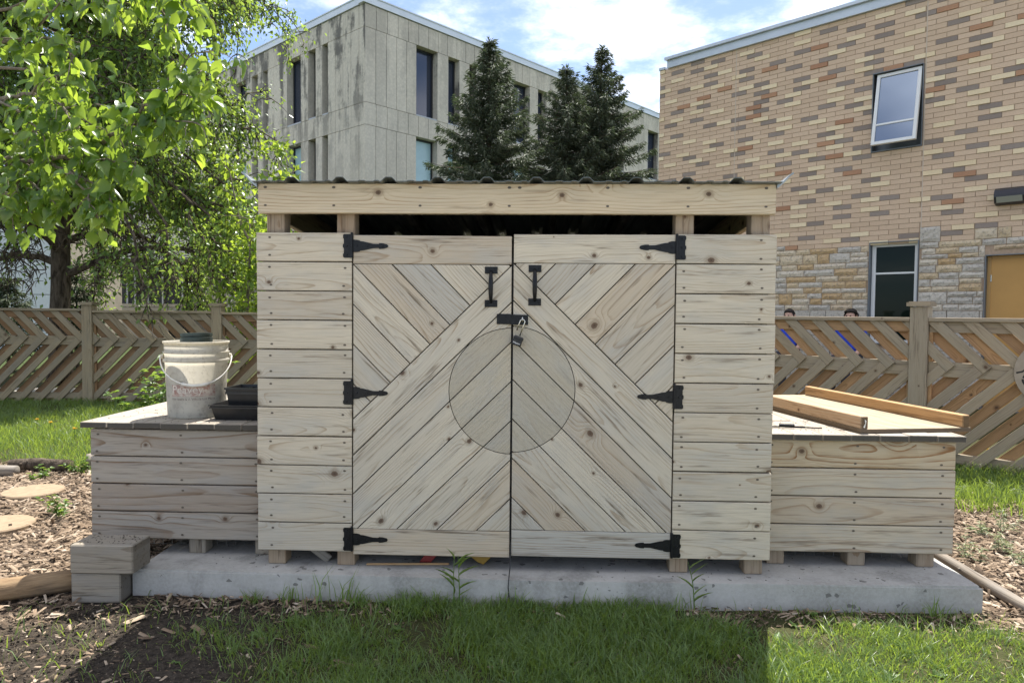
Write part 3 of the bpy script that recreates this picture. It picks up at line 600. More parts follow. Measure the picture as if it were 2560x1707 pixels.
# ================================================================== storage bins
def bin_box(name, label, x0, x1, yf, zb, ztop, mats, nplk, side):
    root = empty(name, ((x0+x1)/2, yf+.7, SLAB), label=label, cat='storage bin', group='low storage bins beside the shed')
    O = np.array([(x0+x1)/2, yf+.7, SLAB]); L = lambda x, y, z: tuple(np.array([x, y, z])-O); dep = 1.55
    sc = MB()
    for i in range(4):
        z = zb+i*PITCH; j = random.uniform(-.003, .003)
        o = beam('board', (x1-x0, .036, .1385), L((x0+x1)/2+j, yf+.018+random.uniform(-.0015, .0015), z+.07), (0, random.uniform(-.001, .001), 0), W_BEAM2 if (side > 0 and i == 3) else mats[0], root)
        for q in ((.045, .53, .96) if side < 0 else (.03, .48, .93)):
            for w in (.024, .113):
                n = 6; x = x0+(x1-x0)*q+random.uniform(-.006, .006); r = .0055
                sc.add([L(x+r*1.5*math.cos(2*PI*a/n), yf-.0018, z+w+r*math.sin(2*PI*a/n)) for a in range(n)], [tuple(range(n))])
        xs = x0+.02 if side < 0 else x1-.02
        beam('side_board', (dep-.1, .034, .1385), L(xs, yf+.06+dep/2, z+.07), ALONG_Y, mats[0], root)
        beam('back_board', (x1-x0-.08, .034, .1385), L((x0+x1)/2, yf+dep, z+.07), (0, 0, 0), mats[0], root)
    sc.build('screws', M_SCREW, root, kind='stuff')
    px = ((x0+.085, x0+.545, x1-.02) if side < 0 else (x0+.075, x0+.485, x1-.115))
    for x in px:
        for y in (yf+.082, yf+dep-.1): beam('post', (zb+4*PITCH-SLAB-.01, .089, .089), L(x, y, (zb+4*PITCH-.01+SLAB)/2), VERT, W_POST if side > 0 else W_TIMBER, root)
    # deck planks running front to back
    w = .1375; n = nplk
    for i in range(n):
        x = (x0-.03+w/2+i*(w+.004)) if side < 0 else (x1+.03-w/2-i*(w+.004))
        beam('deck_plank', (dep+.09, w, .03), L(x, yf-.032+(dep+.09)/2+random.uniform(-.006, .006), ztop-.0155+random.uniform(-.0015, .0015)), ALONG_Y, W_BINTOP, root, b=.003)
    mb = MB()                                                    # wire mesh basket behind the posts
    for i in range(int((x1-x0)/.05)): x = x0+.06+i*.05; mb.tube([L(x, yf+.135, SLAB+.01), L(x, yf+.135, SLAB+.30)], .0014, 4, False)
    for k in range(4): z = SLAB+.015+k*.05; mb.tube([L(x0+.05, yf+.135, z), L(x1-.05, yf+.135, z)], .0014, 4, False)
    mb.build('wire_mesh', M_WIRE, root)
    return root
bin_l = bin_box('storage_bin', 'low grey plank storage bin with the white bucket on its deck', -2.205, -1.285, .13, Z0, Z0+.612, (W_BIN,), 7, -1)
bin_r = bin_box('storage_bin', 'low pale plank storage bin under the plywood panel with lumber rails', 1.285, 2.232, .16, Z0-.006, Z0+.601, (W_BIN2,), 7, 1)
# river stones lying in the baskets under the bins
def stone(x, y, r, zf, rz, label, mat=M_STONE):
    bm = bmesh.new(); bmesh.ops.create_icosphere(bm, subdivisions=3, radius=1); ph = random.uniform(0, 9)
    for v in bm.verts:
        n = 1+.09*math.sin(3*v.co.x+ph)*math.cos(2.4*v.co.y+ph)+.06*math.sin(5*v.co.z+2*ph); v.co = Vector((v.co.x*r*1.15*n, v.co.y*r*n, v.co.z*r*zf*n))
    lo = min(v.co.z for v in bm.verts); me = bpy.data.meshes.new('river_stone'); bm.to_mesh(me); bm.free()
    mesh_obj('river_stone', me, mat, None, (x, y, SLAB-lo), (0, 0, rz), True, label=label, cat='stone', group='river stones stored under the bins')
for x, r, zf in ((-2.02, .075, .7), (-1.83, .08, .75), (-1.61, .075, .7), (-1.47, .07, .75)): stone(x, .38+random.uniform(-.03, .03), r, zf, random.uniform(0, 3), 'rounded river stone on the slab under the grey storage bin')
for x, r, zf in ((1.42, .085, .75), (1.57, .10, .65), (1.93, .08, .7), (2.05, .07, .7)): stone(x, .42+random.uniform(-.03, .03), r, zf, random.uniform(0, 3), 'rounded river stone on the slab under the pale storage bin')

# ------------------------------------------------------------------ bucket on the left bin
def build_bucket():
    k = Mat('bucket_plastic'); P = k.tc('Object'); n = k.noise(P, 7, 5, .65); n2 = k.noise(P, 38, 6, .75); c = k.mix(k.mr(n, .35, .7), (.70, .67, .58), (.60, .58, .52))
    c = k.mix(k.mr(n2, .50, .66, 0, .75), c, (.30, .275, .235)); c = k.mix(k.mr(k.noise(P, 14, 5, .7), .52, .68, 0, .45), c, (.40, .36, .30))
    m_b = k.finish(c, .5, k.bump(n2, .15, .002), spec=.4, trans=.42, trans_col=(.78, .72, .58))
    k = Mat('faded_red_print'); n = k.noise(k.tc('Object'), 45, 5, .75); m_p = k.finish(k.mix(k.mr(n, .42, .6), (.43, .25, .21), (.60, .53, .46)), .6, trans=.3)
    k = Mat('faded_dark_print'); n = k.noise(k.tc('Object'), 60, 5, .75); m_d = k.finish(k.mix(k.mr(n, .45, .62), (.22, .13, .10), (.55, .50, .44)), .6, trans=.3)
    m_w = simple('faded_pale_print', (.66, .60, .52), .6)
    ZT = Z0+.612; root = empty('bucket', (-1.765, .395, ZT), rz=.42, label='dirty white plastic bucket with faded red print on the grey bin', cat='bucket')
    H = .412; R0, R1 = .146, .163
    mb = MB(); prof = [(.0005, .004), (R0-.006, .004), (R0, .0), (R0+.002, .006)]
    rad_at = lambda z: R0+.002+(R1-R0)*z/H
    for z in (.05, .12, .20, .28, .298): prof.append((rad_at(z), z))
    prof += [(rad_at(.30)+.010, .301), (rad_at(.30)+.011, .316), (rad_at(.30)+.001, .320), (rad_at(.34), .340), (rad_at(.35)+.008, .352), (rad_at(.35)+.009, .356), (rad_at(.36), .358), (rad_at(.40), .400), (R1+.008, .402), (R1+.009, .412), (R1-.001, .412), (R1-.003, .406), (R1-.0045, .395)]
    mb.lathe(prof, 56); shell = mb.build('shell', m_b, root, smooth=True)
    mb = MB()
    for sg in (-1, 1): mb.tube([(sg*(R1+.004), 0, .330), (sg*(R1+.018), 0, .330)], [.016, .011], 10)
    mb.build('handle_ear', m_b, root)
    pts = []
    for i in range(25): a = PI*i/24; pts.append((math.cos(a)*(R1+.017), -.02-.145*math.sin(a)**.8, .330-.150*math.sin(a)**1.0))
    mb = MB(); mb.tube(pts, .0038, 8); han = mb.build('handle', M_WHITE, root, smooth=True)
    mb = MB(); mb.tube([tuple(np.array(p)) for p in pts[9:16]], .0085, 8); mb.build('grip', M_WHITE, han, smooth=True)
    def wrap(me, rz0, zc, extra):
        for v in me.vertices:
            x, y, z = v.co; zz = zc+y; r = rad_at(zz)+extra+(z if z > 0 else 0); a = -PI/2+x/rad_at(zz)+rz0; v.co = (r*math.cos(a), r*math.sin(a), zz)
        me.update(); return me
    def panel(w, h, hole=None):
        nx = 28; V = []; F = []
        for i in range(nx+1):
            for y in (-h/2, h/2): V.append((-w/2+w*i/nx, y, 0))
        for i in range(nx): F.append((2*i, 2*i+2, 2*i+3, 2*i+1))
        me = bpy.data.meshes.new('print'); me.from_pydata(V, [], F); return me
    rz = -.10
    mesh_obj('print_panel', wrap(panel(.236, .062), rz, .152, .0006), m_p, shell)
    mesh_obj('print_border', wrap(panel(.222, .002), rz, .1265, .0011), m_w, shell)
    for body, size, x, z, mt in (('Peavey', .060, -.03, .156, m_w), ('Mart', .026, .076, .146, m_w), ('Hardware & A Whole Lot More', .0175, 0, .106, m_d)):
        me = text_mesh(body, size, 0)
        for v in me.vertices: v.co.x += x
        bm = bmesh.new(); bm.from_mesh(me); bmesh.ops.triangulate(bm, faces=bm.faces); bmesh.ops.subdivide_edges(bm, edges=[e for e in bm.edges if e.calc_length() > .02], cuts=2); bm.to_mesh(me); bm.free()
        mesh_obj('lettering', wrap(me, rz, z, .0014), mt, shell)
    # nested green pots standing in the bucket: rims above its edge
    for j, (dz, tilt) in enumerate(((0, .0), (.016, rad(-1)), (.038, rad(-3)))):
        mb = MB(); mb.lathe([(.0005, 0), (.058, 0), (.060, .002), (.078, .178), (.083, .180), (.0835, .196), (.079, .197), (.077, .180), (.059, .006), (.0005, .005)], 36)
        mb.build('plant_pot', M_GREENPL, None, loc=(-1.768+.002*j, .40, ZT+.008+.212+dz), rot=(tilt, tilt*.8, 0), smooth=False,
                 label=('dark green plant pot, lowest of the three nested in the white bucket', 'dark green plant pot between the two others nested in the white bucket', 'dark green plant pot, topmost of the three nested in the white bucket')[j], cat='plant pot', group='green pots nested in the bucket')
    mb = MB(); mb.lathe([(.0005, .0), (.125, .0), (.140, .195), (.13, .202), (.0005, .208)], 28); mb.build('potting_soil', M_SOILFILL, None, loc=(-1.765, .395, ZT+.0075), label='dark soil filling the lower half of the white bucket', cat='soil')
M_WHITE = simple('white_plastic', (.68, .66, .60), .4, 0, .5, .08, 20)
M_SOILFILL = simple('soil_fill', (.05, .04, .03), .95, 0, .1, .3, 40)
build_bucket()
# black trays
def tray(name, label, x0, x1, y0, y1, z, h, lips, cells, cat):
    root = empty(name, ((x0+x1)/2, (y0+y1)/2, z), label=label, cat=cat); w, d = (x1-x0)/2, (y1-y0)/2
    mb = MB(); tp = .012; V = []
    lev = [(0, -tp*1.6), (h*.78, -.003), (h*.78, .004), (h*.86, .004), (h*.86, .0005), (h*.94, .002), (h*.94, .008), (h, .008)]
    for zz, e in lev: V += [(-w-e*1, -d-e, zz), (w+e, -d-e, zz), (w+e, d+e, zz), (-w-e, d+e, zz)]
    for zz, e in ((h, -.001), (.004, -tp*1.6-.003)): V += [(-w-e, -d-e, zz), (w+e, -d-e, zz), (w+e, d+e, zz), (-w-e, d+e, zz)]
    n = len(V)//4; F = [(3, 2, 1, 0), (4*n-4, 4*n-3, 4*n-2, 4*n-1)]
    for i in range(n-1):
        for j in range(4): F.append((4*i+j, 4*i+(j+1) % 4, 4*i+4+(j+1) % 4, 4*i+4+j))
    mb.add(V, F); mb.build('tray_shell', M_BLACKPL, root)
    if cells:
        mb = MB()
        for i in range(1, cells): mb.box((-w+2*w*i/cells, 0, h*.55), (.004, 2*d-.02, h*.75))
        mb.box((0, 0, h*.55), (2*w-.02, .004, h*.75)); mb.build('divider', M_BLACKPL, root)
    return root
ZT = Z0+.6125
tray('seed_tray', 'shallow black seed tray on the grey bin under the smaller cell tray', -1.605, -1.29, .215, .50, ZT, .082, 1, 0, 'tray')
tray('cell_tray', 'smaller black cell tray stacked in the shallow seed tray by the shed', -1.545, -1.31, .27, .46, ZT+.0085, .16, 1, 3, 'tray')

# ------------------------------------------------------------------ plywood panel with lumber rails on the right bin
def build_ply():
    zt = Z0+.6018; a0 = np.array([1.760, .170]); ang = rad(10.5)
    root = empty('plywood_panel', (a0[0], a0[1], zt), ang, label='plywood panel with two orange lumber rails lying on the pale bin', cat='plywood panel')
    k = Mat('plywood_edge'); z = k.sep(k.tc('Object'))[2]; st = k.math('FRACT', k.math('MULTIPLY', z, 210)); m_e = k.finish(k.mix(k.mr(st, .4, .6), (.20, .14, .085), (.06, .045, .03)), .9)
    k = Mat('plywood_face'); P = k.tc('Object'); x, y, z = k.sep(P); n = k.noise(k.comb(k.math('MULTIPLY', x, 40), k.math('MULTIPLY', y, 3), 0), 1, 4, .6); b = k.noise(P, 30, 4, .7)
    c = k.mix(k.mr(n, .3, .7), (.24, .19, .125), (.40, .33, .225)); c = k.mix(k.mr(b, .66, .72), c, (.05, .04, .03)); m_f = k.finish(c, .85)
    mb = MB(); w, d, t = .625, 1.50, .020
    V = [(0, 0, 0), (w, 0, 0), (w, d, 0), (0, d, 0), (0, 0, t), (w, 0, t), (w, d, t), (0, d, t)]
    mb.cur = 0; mb.add(V, [(4, 5, 6, 7), (3, 2, 1, 0)]); mb.cur = 1; mb.add(V, [(0, 1, 5, 4), (1, 2, 6, 5), (2, 3, 7, 6), (3, 0, 4, 7)])
    mb.build('sheet', [m_f, m_e], root)
    for x, l in ((.026, 1.46), (w-.024, 1.48)): beam('rail', (l, .040, .064), (x, l/2+.004, t+.0325), ALONG_Y, W_LUMBER, root, b=.004)
    mb = MB(); mb.prism([(.018, .030), (.026, .026), (.034, .062), (.024, .070), (.028, .05)], .0012, .003); mb.build('price_tag', M_WHITE, root)
build_ply()
mb = MB(); mb.tube([(0, 0, .012), (.075, -.012, .012)], .0105, 10); mb.tube([(.07, -.011, .006), (.21, -.035, .0045)], .0035, 6); mb.box((-.02, .008, .004), (.06, .022, .004)); mb.box((.09, .02, .0035), (.10, .012, .004), -.15)
mb.build('bolt_latch', M_IRON, loc=(1.405, .32, Z0+.6025), label='small black metal barrel bolt lying on the pale bin deck', cat='bolt')

# ------------------------------------------------------------------ timber blocks and logs
beam('timber_block', (.233, .15, .145), (-1.985, -.115, .068), (0, 0, rad(4)), W_TIMBER, b=.006, label='grey timber block on the soil, lower one of the stack by the slab corner', cat='timber block', group='stacked timber blocks')
beam('timber_block', (.303, .165, .140), (-1.948, -.115, .2115), (0, 0, rad(1.5)), W_TIMBER, b=.006, label='grey timber block on top of the stack by the slab corner', cat='timber block', group='stacked timber blocks')
def log(name, a, b, r, mat, label, bend=.01, cat='log', group=None):
    a, b = np.array(a, float), np.array(b, float); L = np.linalg.norm(b-a); n = 14; mb = MB(); pts = []; rr = []
    for i in range(n):
        t = i/(n-1); pts.append((L*t, bend*math.sin(PI*t*1.3), bend*.4*math.sin(5*t))); rr.append(r*(1+.05*math.sin(7*t+r*90)+.03*math.sin(17*t)))
    mb.tube(pts, rr, 14)
    for i in (3, 8): mb.tube([(L*i/n, -r*.7, r*.3), (L*i/n+.01, -r*1.06, r*.45)], [r*.3, r*.2], 8)
    d = b-a; mb.build(name, mat, None, loc=tuple(a), rot=(0, -math.asin(d[2]/L), math.atan2(d[1], d[0])), smooth=True, label=label, cat=cat, group=group)
log('log', (-3.05, -.62, .055), (-2.13, -.02, .062), .055, M_LOG, 'thick brown barkless log lying by the timber blocks', .012)
log('log', (-4.43, 2.46, .05), (-3.92, 2.50, .055), .055, M_BARK, 'short dark log edging the mulch bed in front of the lawn', .01, group='logs edging the mulch bed')
log('log', (-3.83, 2.58, .065), (-3.45, 2.75, .07), .07, M_LOGGREY, 'short grey split log edging the mulch bed behind the grey bin', .008, group='logs edging the mulch bed')
log('log', (-4.9, 2.22, .045), (-4.25, 2.30, .045), .05, M_LOGGREY, 'short pale log in the mulch by the lawn edge and dark log', .008, group='logs edging the mulch bed')
log('pole', (2.36, 1.10, .058), (2.475, -.13, .028), .028, M_LOGGREY, 'thin grey wooden pole lying along the slab end', .01, cat='pole')
def paver(x, y, r, label):
    mb = MB(); n = 40; prof = [(r, -.02), (r, .022), (r-.008, .030), (.0005, .031)]; mb.lathe(prof, n); mb.build('stepping_stone', M_PAVER, None, loc=(x, y, .006), label=label, cat='stepping stone', group='round stepping stones in the mulch')
p = on_ground(82, 1225, .035); paver(p[0], p[1], .205, 'round tan stepping stone in the mulch near the dark log')
p = on_ground(-6, 1308, .035); paver(p[0], p[1], .205, 'round tan stepping stone in the mulch, nearer to the brown log')

# ================================================================== fences
def build_fence(label, P0, ang, posts, width, wood_front, wood_back, tip0, cap_z, sp=.282, capz=1.47):
    root = empty('fence', (P0[0], P0[1], 0), ang, label=label, cat='fence'); w = .089; q = w/math.sqrt(2)
    for s in posts:
        p = beam('post', (capz+.02, .15, .15), (s, 0, capz/2-.01), VERT, wood_front, root)
        mb = MB(); mb.box((0, 0, capz+.022), (.20, .20, .035)); mb.box((0, 0, capz+.0435), (.17, .17, .008)); c = mb.build('post_cap', wood_front, p); c.rotation_euler = (0, PI/2, 0); c.location = (0, 0, 0)
        c.matrix_parent_inverse = Matrix.Identity(4); c.location = Vector((-(capz/2-.01)+0, 0, 0)); c.rotation_euler = (0, PI/2, 0)
    for i in range(len(posts)-1):
        a, b = posts[i]+.075, posts[i+1]-.075; cz = cap_z[i]; mid = (a+b)/2; L = b-a
        beam('cap_rail', (L-.002, .14, .036), (mid, 0, cz-.018), (0, 0, 0), wood_front, root)
        beam('rail', (L-.002, .038, .10), (mid, 0, cz-.088), (0, 0, 0), wood_back if i % 2 else wood_front, root)
        beam('rail', (L-.002, .038, .135), (mid, 0, cz-.475), (0, 0, 0), wood_front, root)
        beam('rail', (L-.002, .038, .09), (mid, 0, .12), (0, 0, 0), wood_front, root)
        for e in (a+.015, b-.015): beam('nailer', (cz-.25, .036, .03), (e, 0, (cz-.25)/2+.13), VERT, wood_back, root)
        zt, tz = cz-.037, cz-.43; kmax = int(L/sp)+6
        for back in (0, 1):
            y0 = -.046 if not back else .021; mat = wood_back if back else wood_front; x = a+tip0+(sp/2 if back else 0)-sp
            for k in range(kmax):
                t = x+k*sp
                up = [(t, tz), (t-q, tz-q), (t-q-1.0, tz-q+1.0), (t-1.0, tz+1.0)]
                up = clip_rect(up, a+.001, b-.001, .03, zt)
                if up: plank('slat', up, y0, .024, -PI/4, mat, root, .002)
                A = (t-q, tz-q); A2 = (t-2*q, tz); lo = [(A[0]-.003, A[1]), (A2[0]-.003, A2[1]), (A2[0]-1.3, A2[1]-1.3), (A[0]-1.3, A[1]-1.3)]
                lo = clip_rect(lo, a+.001, b-.001, .035, zt)
                if lo: plank('slat', lo, y0+.001, .024, PI/4, mat, root, .002)
    return root
HV = np.array([RX[0], RX[1]])/np.hypot(RX[0], RX[1]); FV = np.array([FX[0], FX[1]])/np.hypot(FX[0], FX[1])
pL = on_ground(226, 1008)
build_fence('olive brown chevron slat fence behind the lawn under the big tree', (pL[0], pL[1]), math.atan2(HV[1], HV[0]), [-3.82, -1.91, 0, 1.93, 3.84, 5.75], .15, W_FENCE, W_FBACKL, .10, [1.425, 1.42, 1.40, 1.385, 1.385])
dirR = math.cos(rad(45))*HV-math.sin(rad(45))*FV; pR = at(2303, 790, 6.62)
fr = build_fence('grey chevron slat fence in front of the brick building', (pR[0], pR[1]), math.atan2(dirR[1], dirR[0]), [-3.82, -1.91, 0, 1.93, 3.84], .15, W_FENCE2, W_FBACK, .22, [1.40, 1.40, 1.40, 1.40], capz=1.50)
mb = MB(); mb.add([(-14, pL[1]+.35, .012), (3.2, pL[1]+.95, .012), (3.2, pL[1]+2.3, .012), (-14, pL[1]+1.7, .012)], [(0, 1, 2, 3)]); mb.build('path', simple('path_concrete', (.5, .47, .42), .9, 0, .2, .1, 4), kind='structure')
# round plaque on the right fence
def build_plaque():
    p = at(2648, 931, 6.0); loc = Vector((p[0], p[1], p[2])); k = .285
    m_p = simple('plaque_paint', (.36, .30, .23), .6, 0, .3, .08, 20); m_k = simple('plaque_black', (.01, .01, .01), .5)
    v = np.array([p[0]-pR[0], p[1]-pR[1]]); s = float(v@dirR); base = np.array([pR[0], pR[1]])+dirR*s; nrm = np.array([dirR[1], -dirR[0]])
    root = empty('plaque', (base[0]+nrm[0]*.062, base[1]+nrm[1]*.062, p[2]), math.atan2(dirR[1], dirR[0]), label='round beige plaque with black line art fixed to the grey fence', cat='plaque')
    mb = MB(); n = 48; mb.prism([(k*math.cos(2*PI*i/n), k*math.sin(2*PI*i/n)) for i in range(n)], -.008, .008, .003); mb.build('disc', m_p, root)
    def stroke(pts, w):
        mb = MB(); L = []; R = []
        for i, q in enumerate(pts):
            d = np.array(pts[min(i+1, len(pts)-1)])-np.array(pts[max(i-1, 0)]); d = d/np.linalg.norm(d); nn = np.array([-d[1], d[0]])*w/2; L.append(np.array(q)+nn); R.append(np.array(q)-nn)
        V = [(a[0], -.0088, a[1]) for a in L]+[(a[0], -.0088, a[1]) for a in R]; m_ = len(pts); mb.add(V, [(i, m_+i, m_+i+1, i+1) for i in range(m_-1)]); mb.build('line', m_k, root)
    stroke([(-.268+.02*i, .035+.045*math.tanh((i-3.5)*.9)+.006*math.sin(i)) for i in range(10)], .014)
    stroke([(-.02+.20*math.cos(a), -.065+.10*math.sin(a)) for a in np.linspace(2.2, 3.0, 8)], .014)
    stroke([(-.02+.20*math.cos(a), -.065+.10*math.sin(a)) for a in np.linspace(3.1, 4.3, 10)], .016)
    stroke([(.0+.09*math.cos(a), -.05+.07*math.sin(a)) for a in np.linspace(1.0, 5.3, 20)], .012)
build_plaque()

# ================================================================== brick building
B46 = rad(46); eB = math.cos(B46)*HV-math.sin(B46)*FV; cB = at(1640, 783, 15.05); OB = np.array([cB[0], cB[1]]); nB = np.array([eB[1], -eB[0]])
def wall_hit(x, y):
    d = ray(x, y); t = ((OB-CAM[:2])@nB)/(d[:2]@nB); P = CAM+d*t; return float((P[:2]-OB)@eB), float(P[2])
def mat_brick(name, a, b, bump=.25):
    k = Mat(name); R = k.orand(); I = k.island(); n = k.noise(k.pos(), 45, 4, .7); t = k.math('FRACT', k.math('ADD', k.math('MULTIPLY', R, 7.7), I))
    c = k.mix(t, a, b); c = k.mix(k.mr(n, .3, .75, 0, .28), c, tuple(q*.7 for q in a)); return k.finish(c, .85, k.bump(n, bump, .004), spec=.2)
BR = {'tan': mat_brick('brick_tan', (.60, .45, .32), (.67, .51, .37)), 'cream': mat_brick('brick_cream', (.76, .62, .41), (.82, .69, .48)), 'grey': mat_brick('brick_grey', (.265, .22, .19), (.32, .27, .235)), 'rust': mat_brick('brick_rust', (.40, .22, .135), (.48, .285, .175))}
M_MORTAR = simple('mortar', (.42, .315, .23), .95, 0, .1, .1, 30)
M_COPING = simple('coping_metal', (.50, .56, .62), .4, .3, .5, .06, 3)
M_SEAL = simple('joint_sealant', (.55, .47, .38), .7); M_REVEAL = simple('reveal_metal', (.16, .18, .20), .45, .2); M_WFRAME = simple('window_frame_white', (.72, .73, .72), .4)
def glass(name, c, rough=.06, metal=0., spec=.9):
    k = Mat(name); n = k.noise(k.pos(), 1.1, 3); return k.finish(c, rough, k.bump(n, .02, .02), metal, spec)
G_BLUE = glass('glass_sky', (.16, .21, .30), .05, .55); G_DARK = glass('glass_dark', (.008, .014, .010), .03, 0, .12); G_TOWER = glass('glass_tower', (.035, .045, .075), .08, .2); G_BLIND = simple('glass_blind', (.36, .52, .56), .25, 0, .6, .05, 2)
def build_brick():
    root = empty('brick_building', (OB[0], OB[1], 0), math.atan2(eB[1], eB[0]), label='tan brick building with stone base and tilted open window', cat='building')
    H, Ln = .0813, .305; SL = wall_hit(2560, 700)[0]+1.6
    s0, z1 = wall_hit(2183.5, 182); s1, z0 = wall_hit(2305, 369.7); U = (s0, s1, z0, z1)
    s0, z1 = wall_hit(2174.4, 607.6); s1, _ = wall_hit(2298.5, 600); Lw = (s0, s1, .95, z1)
    s0, z1 = wall_hit(2464, 638); Dr = (s0, s0+1.05, 0., z1)
    ztop = wall_hit(1655, 168)[1]; zst = wall_hit(2330, 605)[1]
    nc = int((ztop-zst)/H); ztop = zst+nc*H; snap = lambda z: zst+round((z-zst)/H)*H
    U = (U[0], U[1], snap(U[2]), snap(U[3]))
    joints = [wall_hit(1836, 400)[0], wall_hit(2311, 300)[0]]
    # core with holes
    ops = [U, Lw, Dr]; se = sorted({0., SL}|{o[0] for o in ops}|{o[1] for o in ops}); ze = sorted({0., ztop}|{o[2] for o in ops}|{o[3] for o in ops}); mb = MB()
    for i in range(len(se)-1):
        for j in range(len(ze)-1):
            a, b, c, d = se[i], se[i+1], ze[j], ze[j+1]; m_ = ((a+b)/2, (c+d)/2)
            if any(o[0] < m_[0] < o[1] and o[2] < m_[1] < o[3] for o in ops): continue
            mb.add([(a, .009, c), (b, .009, c), (b, .009, d), (a, .009, d)], [(0, 1, 2, 3)])
    dep = 9.; mb.add([(0, .004, 0), (0, dep, 0), (0, dep, ztop), (0, .004, ztop), (SL, .004, 0), (SL, dep, 0), (SL, dep, ztop), (SL, .004, ztop)], [(0, 3, 2, 1), (4, 5, 6, 7), (1, 2, 6, 5), (3, 7, 6, 2)])
    mb.build('wall', M_MORTAR, root)
    # colour chains
    rows = nc; ncol = int(SL/Ln)+3; colr = {}
    for _ in range(int(rows*ncol*.34)):
        j = random.randrange(rows); i = random.randrange(-1, ncol); c = random.choice(['cream', 'grey', 'grey', 'cream', 'cream', 'grey', 'cream', 'grey', 'cream', 'rust'])
        for k in range(random.choice((1, 2, 2, 3))):
            if j+k >= rows: break
            nb = [(j+k, i-1), (j+k, i+1)]+[(j+k+e, i+f) for e in (-1, 1) for f in ((0, 1) if (j+k) % 2 == 0 else (-1, 0))]
            if (j+k, i) not in colr and all(colr.get(q) != c for q in nb) and sum(q in colr for q in nb) < 3: colr[(j+k, i)] = c
            c = {'cream': 'grey', 'grey': random.choice(['cream']*7+['rust']), 'rust': 'grey'}[c]; i += random.choice((-1, 0)) if (j+k) % 2 == 0 else random.choice((0, 1))
    raised = []                                   # stones reach up into the brick
    for a, b, n in ((wall_hit(2298, 580)[0], wall_hit(2352, 580)[0], 3), (wall_hit(2437, 575)[0], wall_hit(2530, 575)[0], 2), (.5, 1.1, 2), (2.3, 2.8, 1), (wall_hit(1936, 590)[0]-.3, wall_hit(1962, 590)[0], 1)): raised.append((a, b, zst, zst+n*H))
    bricks = []
    for j in range(rows):
        z = zst+j*H; off = (-Ln/2 if j % 2 else 0)-.02
        for i in range(-1, ncol):
            a = off+i*Ln+.0045; b = a+Ln-.009; a = max(a, .006); b = min(b, SL-.004)
            if b-a < .02: continue
            segs = [(a, b)]
            for o in ops+raised:
                if o[2]+.01 < z+H/2 < o[3]-.01: segs = [t for p_, q_ in segs for t in ((p_, min(q_, o[0]-.003)), (max(p_, o[1]+.003), q_)) if t[1]-t[0] > .02]
            for jn in joints: segs = [t for p_, q_ in segs for t in ((p_, min(q_, jn-.007)), (max(p_, jn+.007), q_)) if t[1]-t[0] > .015]
            for p_, q_ in segs: bricks.append((p_, q_, z, colr.get((j, i), 'tan')))
    def size_key(b):
        P = np.array([*(OB+eB*(b[0]+b[1])/2), b[2]]); d = P-CAM; zc = d@FX; px = PW/2+FPX*(d@RX)/zc; py = PH/2-FPX*(d@UX)/zc; vis = 1650 < px < 2545 and 5 < py < 790 and not (px < 1950 and py > 445)
        return (0 if vis else 1, {'cream': 0, 'rust': 0, 'grey': 0, 'tan': 1}[b[3]], zc)
    bricks.sort(key=size_key); cache = {}
    for a, b, z, c in bricks[:300]:
        pr = .012 if c in ('cream', 'rust') else 0.; key = (round(b-a, 3), c)
        if key not in cache: mb = MB(); mb.box((0, 0, 0), (b-a, .04, H-.009)); cache[key] = mb.mesh('brick'); cache[key].materials.append(BR[c])
        mesh_obj('brick', cache[key], None, root, ((a+b)/2, .02-pr+random.uniform(-.003, .002), z+H/2), (random.uniform(-.012, .012), 0, random.uniform(-.006, .006)))
    rest = {}
    for a, b, z, c in bricks[300:]:
        pr = .012 if c in ('cream', 'rust') else 0.; mb = rest.setdefault('all', MB()); mb.cur = ['tan', 'cream', 'grey', 'rust'].index(c); mb.box(((a+b)/2, .02-pr+random.uniform(-.001, .001), z+H/2), (b-a, .04, H-.009))
    rest['all'].build('brickwork', [BR[c] for c in ('tan', 'cream', 'grey', 'rust')], root, kind='stuff')
    for jn in joints:
        mb = MB(); mb.box((jn, .006, (zst+ztop)/2), (.0125, .012, ztop-zst)); mb.build('control_joint', M_SEAL, root)
    # stone base
    k = Mat('split_stone'); R = k.orand(); P = k.pos(); n = k.noise(P, 26, 6, .75); n2 = k.noise(P, 60, 4, .7); c = k.ramp(R, [(0, (.50, .465, .41)), (.25, (.60, .555, .48)), (.45, (.68, .60, .48)), (.7, (.65, .53, .36)), (.9, (.54, .37, .19)), (1, (.70, .63, .52))])
    c = k.mix(k.mr(n, .50, .64, 0, .62), c, (.17, .155, .14)); c = k.mix(k.mr(n2, .55, .7, 0, .5), c, (.60, .57, .50)); m_s = k.finish(c, .9, k.bump(n, .9, .02), spec=.2)
    rects = []; z = zst
    while z > .02:
        h = min(random.choice((.10, .17, .20, .25, .12)), z); s = 0.
        while s < SL:
            w = random.uniform(.16, .50) if h > .15 else random.uniform(.2, .6)
            if h > .15 and random.random() < .5:
                f = random.uniform(.4, .6); w = random.uniform(.5, .9)
                for zz0, hh in ((z-h, h*f), (z-h+h*f, h*(1-f))):
                    t = s
                    while t < min(s+w, SL)-.05: e = min(t+random.uniform(.15, .42), s+w, SL); e = min(s+w, SL) if min(s+w, SL)-e < .1 else e; rects.append((t, e, zz0, zz0+hh)); t = e
            else: rects.append((s, min(s+w, SL), z-h, z))
            s += w
        z -= h
    for a, b, c0, c1 in raised:
        t = a
        while t < b-.05: e = min(t+random.uniform(.25, .42), b); e = b if b-e < .12 else e; rects.append((t, e, c0, c1)); t = e
    out = []
